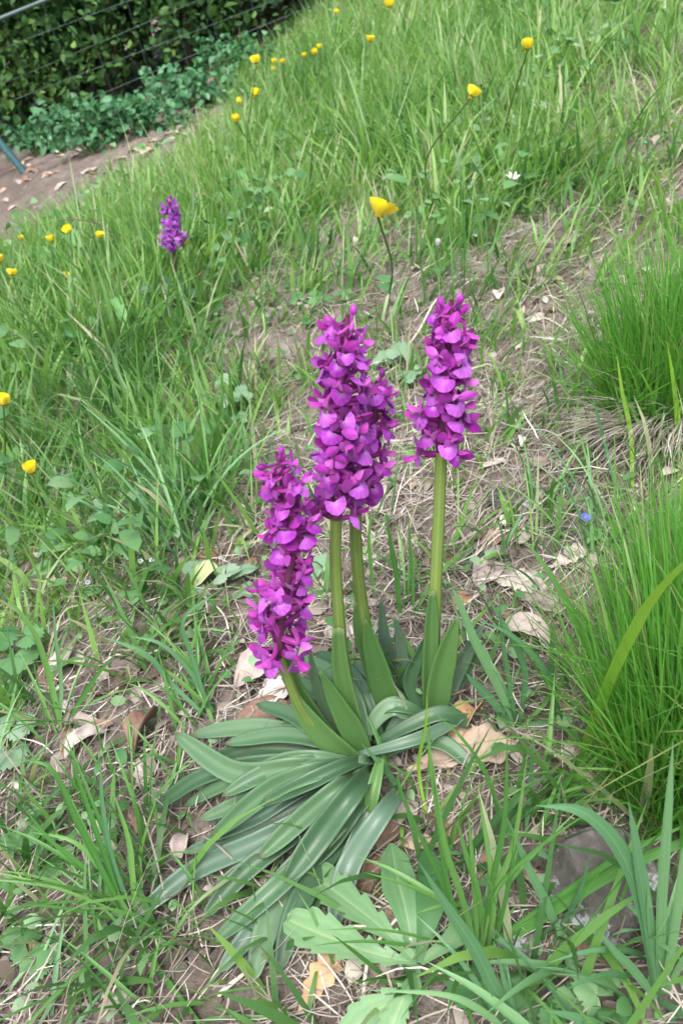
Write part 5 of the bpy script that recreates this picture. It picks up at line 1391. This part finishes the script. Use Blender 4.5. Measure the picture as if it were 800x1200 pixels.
for a, b in spots:
    mt = ('dead_tan', 'dead_grey', 'dead_brown', 'dead_grey')[rg.integers(4)]
    oval = rg.random() < 0.6; L_ = rg.uniform(14, 32); cu = rg.uniform(0.1, 0.6)
    lab = '%s %s %s dead leaf beside %s' % ('tiny' if L_ < 20 else 'small', 'curled' if cu > 0.35 else 'flat', CW[mt] + (' oval' if oval else ' lobed'), near(a, b))
    dead_leaf(a, b, L_, rg.uniform(8, 17), rg.uniform(0, 6.28), lab, mt, OVAL if oval else OAK, rg.uniform(0.05, 0.2), cu, 0, 3, 'small leaves strewn on the litter')
# leaves strewn along the path
for k in range(60):
    a = rg.uniform(0, 230)
    b = np.interp(a, [0, 110, 215], [196, 172, 138]) + rg.uniform(0, 1) ** 1.5 * np.interp(a, [0, 230], [60, 26])
    mt = ('dead_tan', 'dead_grey', 'dead_brown')[k % 3]; L_ = rg.uniform(28, 60)
    wh = 'by the fence brace' if a < 60 else 'below the bluish herb clump' if a < 160 else 'at its narrow end'
    dead_leaf(a, b, L_, L_ * rg.uniform(0.35, 0.6), rg.uniform(0, 6.28), '%s %s dry leaf lying on the bare path %s' % ('large' if L_ > 44 else 'small', CW[mt], wh),
              mt, OVAL if k % 2 else OAK, 0.10, 0.3, 0, 5, 'dry leaves on the path')

# ------------------------------------------------------------------ twigs and stalks
def stalk(pts, r, label, mat, name='twig', cat='twig', group=None):
    P = [on_ground(a, b, h * mm) for a, b, h in pts]
    o = thing(name, P[0], label, cat, group)
    part('shaft', tube(P, [r * mm, r * mm * 0.9, r * mm * 0.6], 12, 6), mat, o)
    return o
stalk([(112, 812, 3), (135, 806, 4), (160, 800, 4), (195, 786, 5)], 3.2, 'dark stick lying above the bare soil patch', M['twig'])
stalk([(150, 822, 2), (175, 815, 3), (205, 800, 4)], 0.9, 'thin dark twig beside the white pebble', M['twig'])
m, nt, bs, out = nmat('dry_stalk'); M['stalk'] = m
nz = nt.nodes.new('ShaderNodeTexNoise'); nz.inputs['Scale'].default_value = 90
r1 = ramp(nt, [(0.3, (0.42, 0.36, 0.29)), (0.7, (0.66, 0.60, 0.53))]); nt.links.new(nz.outputs['Fac'], r1.inputs['Fac']); nt.links.new(r1.outputs[0], bs.inputs['Base Color']); bs.inputs['Roughness'].default_value = 0.7
stalk([(256, 1166, 3), (272, 1152, 6), (290, 1138, 9)], 1.7, 'pale broken stalk below the lying orchid leaves', M['stalk'], 'dry_stalk', 'dry stalk')
stalk([(425, 1180, 3), (430, 1130, 14), (445, 1100, 22), (474, 1066, 26)], 1.3, 'whitish stalk rising over the toothed rosette', M['stalk'], 'dry_stalk', 'dry stalk')
stalk([(370, 1092, 16), (430, 1085, 24), (480, 1100, 20), (495, 1108, 14)], 0.9, 'thin whitish stalk lying across the toothed rosette', M['stalk'], 'dry_stalk', 'dry stalk')
stalk([(335, 1075, 12), (375, 1120, 16), (405, 1160, 8), (418, 1185, 3)], 0.7, 'arched thin stalk over the rosette leaf tip', M['stalk'], 'dry_stalk', 'dry stalk')
stalk([(478, 405, 4), (492, 385, 14), (505, 360, 24), (512, 350, 26)], 1.6, 'pale dry stalk leaning between the tallest spikes', M['stalk'], 'dry_stalk', 'dry stalk')
stalk([(572, 455, 3), (574, 480, 4), (577, 515, 4)], 1.6, 'greyish dry stalk standing in straw behind the tall bare stem', M['stalk'], 'dry_stalk', 'dry stalk')
stalk([(270, 748, 8), (262, 720, 10), (240, 700, 12), (215, 690, 10)], 0.9, 'bent dry stalk beside the lowest spike', M['stalk'], 'dry_stalk', 'dry stalk')
stalk([(580, 395, 3), (620, 372, 5), (650, 378, 6), (680, 402, 4)], 0.8, 'curved thin stalk on the upper bare soil', M['stalk'], 'dry_stalk', 'dry stalk')
stalk([(445, 890, 50), (520, 800, 60), (440, 765, 60)], 0.01, 'hair thin stalk in the clump', M['stalk'], 'dry_stalk', 'dry stalk') if False else None
# long arching brown stem by the path and dark branched stem on the left
def arch(pts, Y, r, label, mat):
    P = [at_depth(a, b, Y) for a, b in pts]
    b = P[0].copy(); b[2] = ground_z(b[0], b[1])
    o = thing('arching_stem', b, label, 'stem')
    part('shaft', tube([b] + P, [r * mm, r * mm, r * mm * 0.6], 16, 6), mat, o)
arch([(146, 305), (140, 290), (125, 268), (100, 258), (66, 258)], on_ground(146, 320)[1], 2.2, 'arching brown dead stem beside the path buttercups', M['twig'])
arch([(20, 470), (18, 420), (14, 380), (4, 345)], on_ground(20, 480)[1], 1.6, 'dark upright branched stem at the meadow edge', M['bstem'])
arch([(290, 225), (286, 195), (280, 160), (278, 142)], on_ground(290, 235)[1], 1.4, 'thin dark stalk among the tall grass', M['bstem'])

# moss cushion by the rosette
c = on_ground(445, 1045)
N = 500
x = c[0] + RNG.normal(size=N) * 0.014; y = c[1] + RNG.normal(size=N) * 0.014
root = np.stack([x, y, ground_z(x, y)], -1)
V, F, T = blades(root, RNG.random(N) * 6.28, RNG.uniform(0.3, 1.2, N), RNG.uniform(0, 0.8, N), RNG.uniform(0.006, 0.016, N), RNG.uniform(0.001, 0.002, N), RNG.random(N), S=3)
tag(link('moss', make_mesh('moss', V, F, None, T), M['moss']), 'yellowish moss between orchid leaf and rosette', 'moss', kind='stuff')
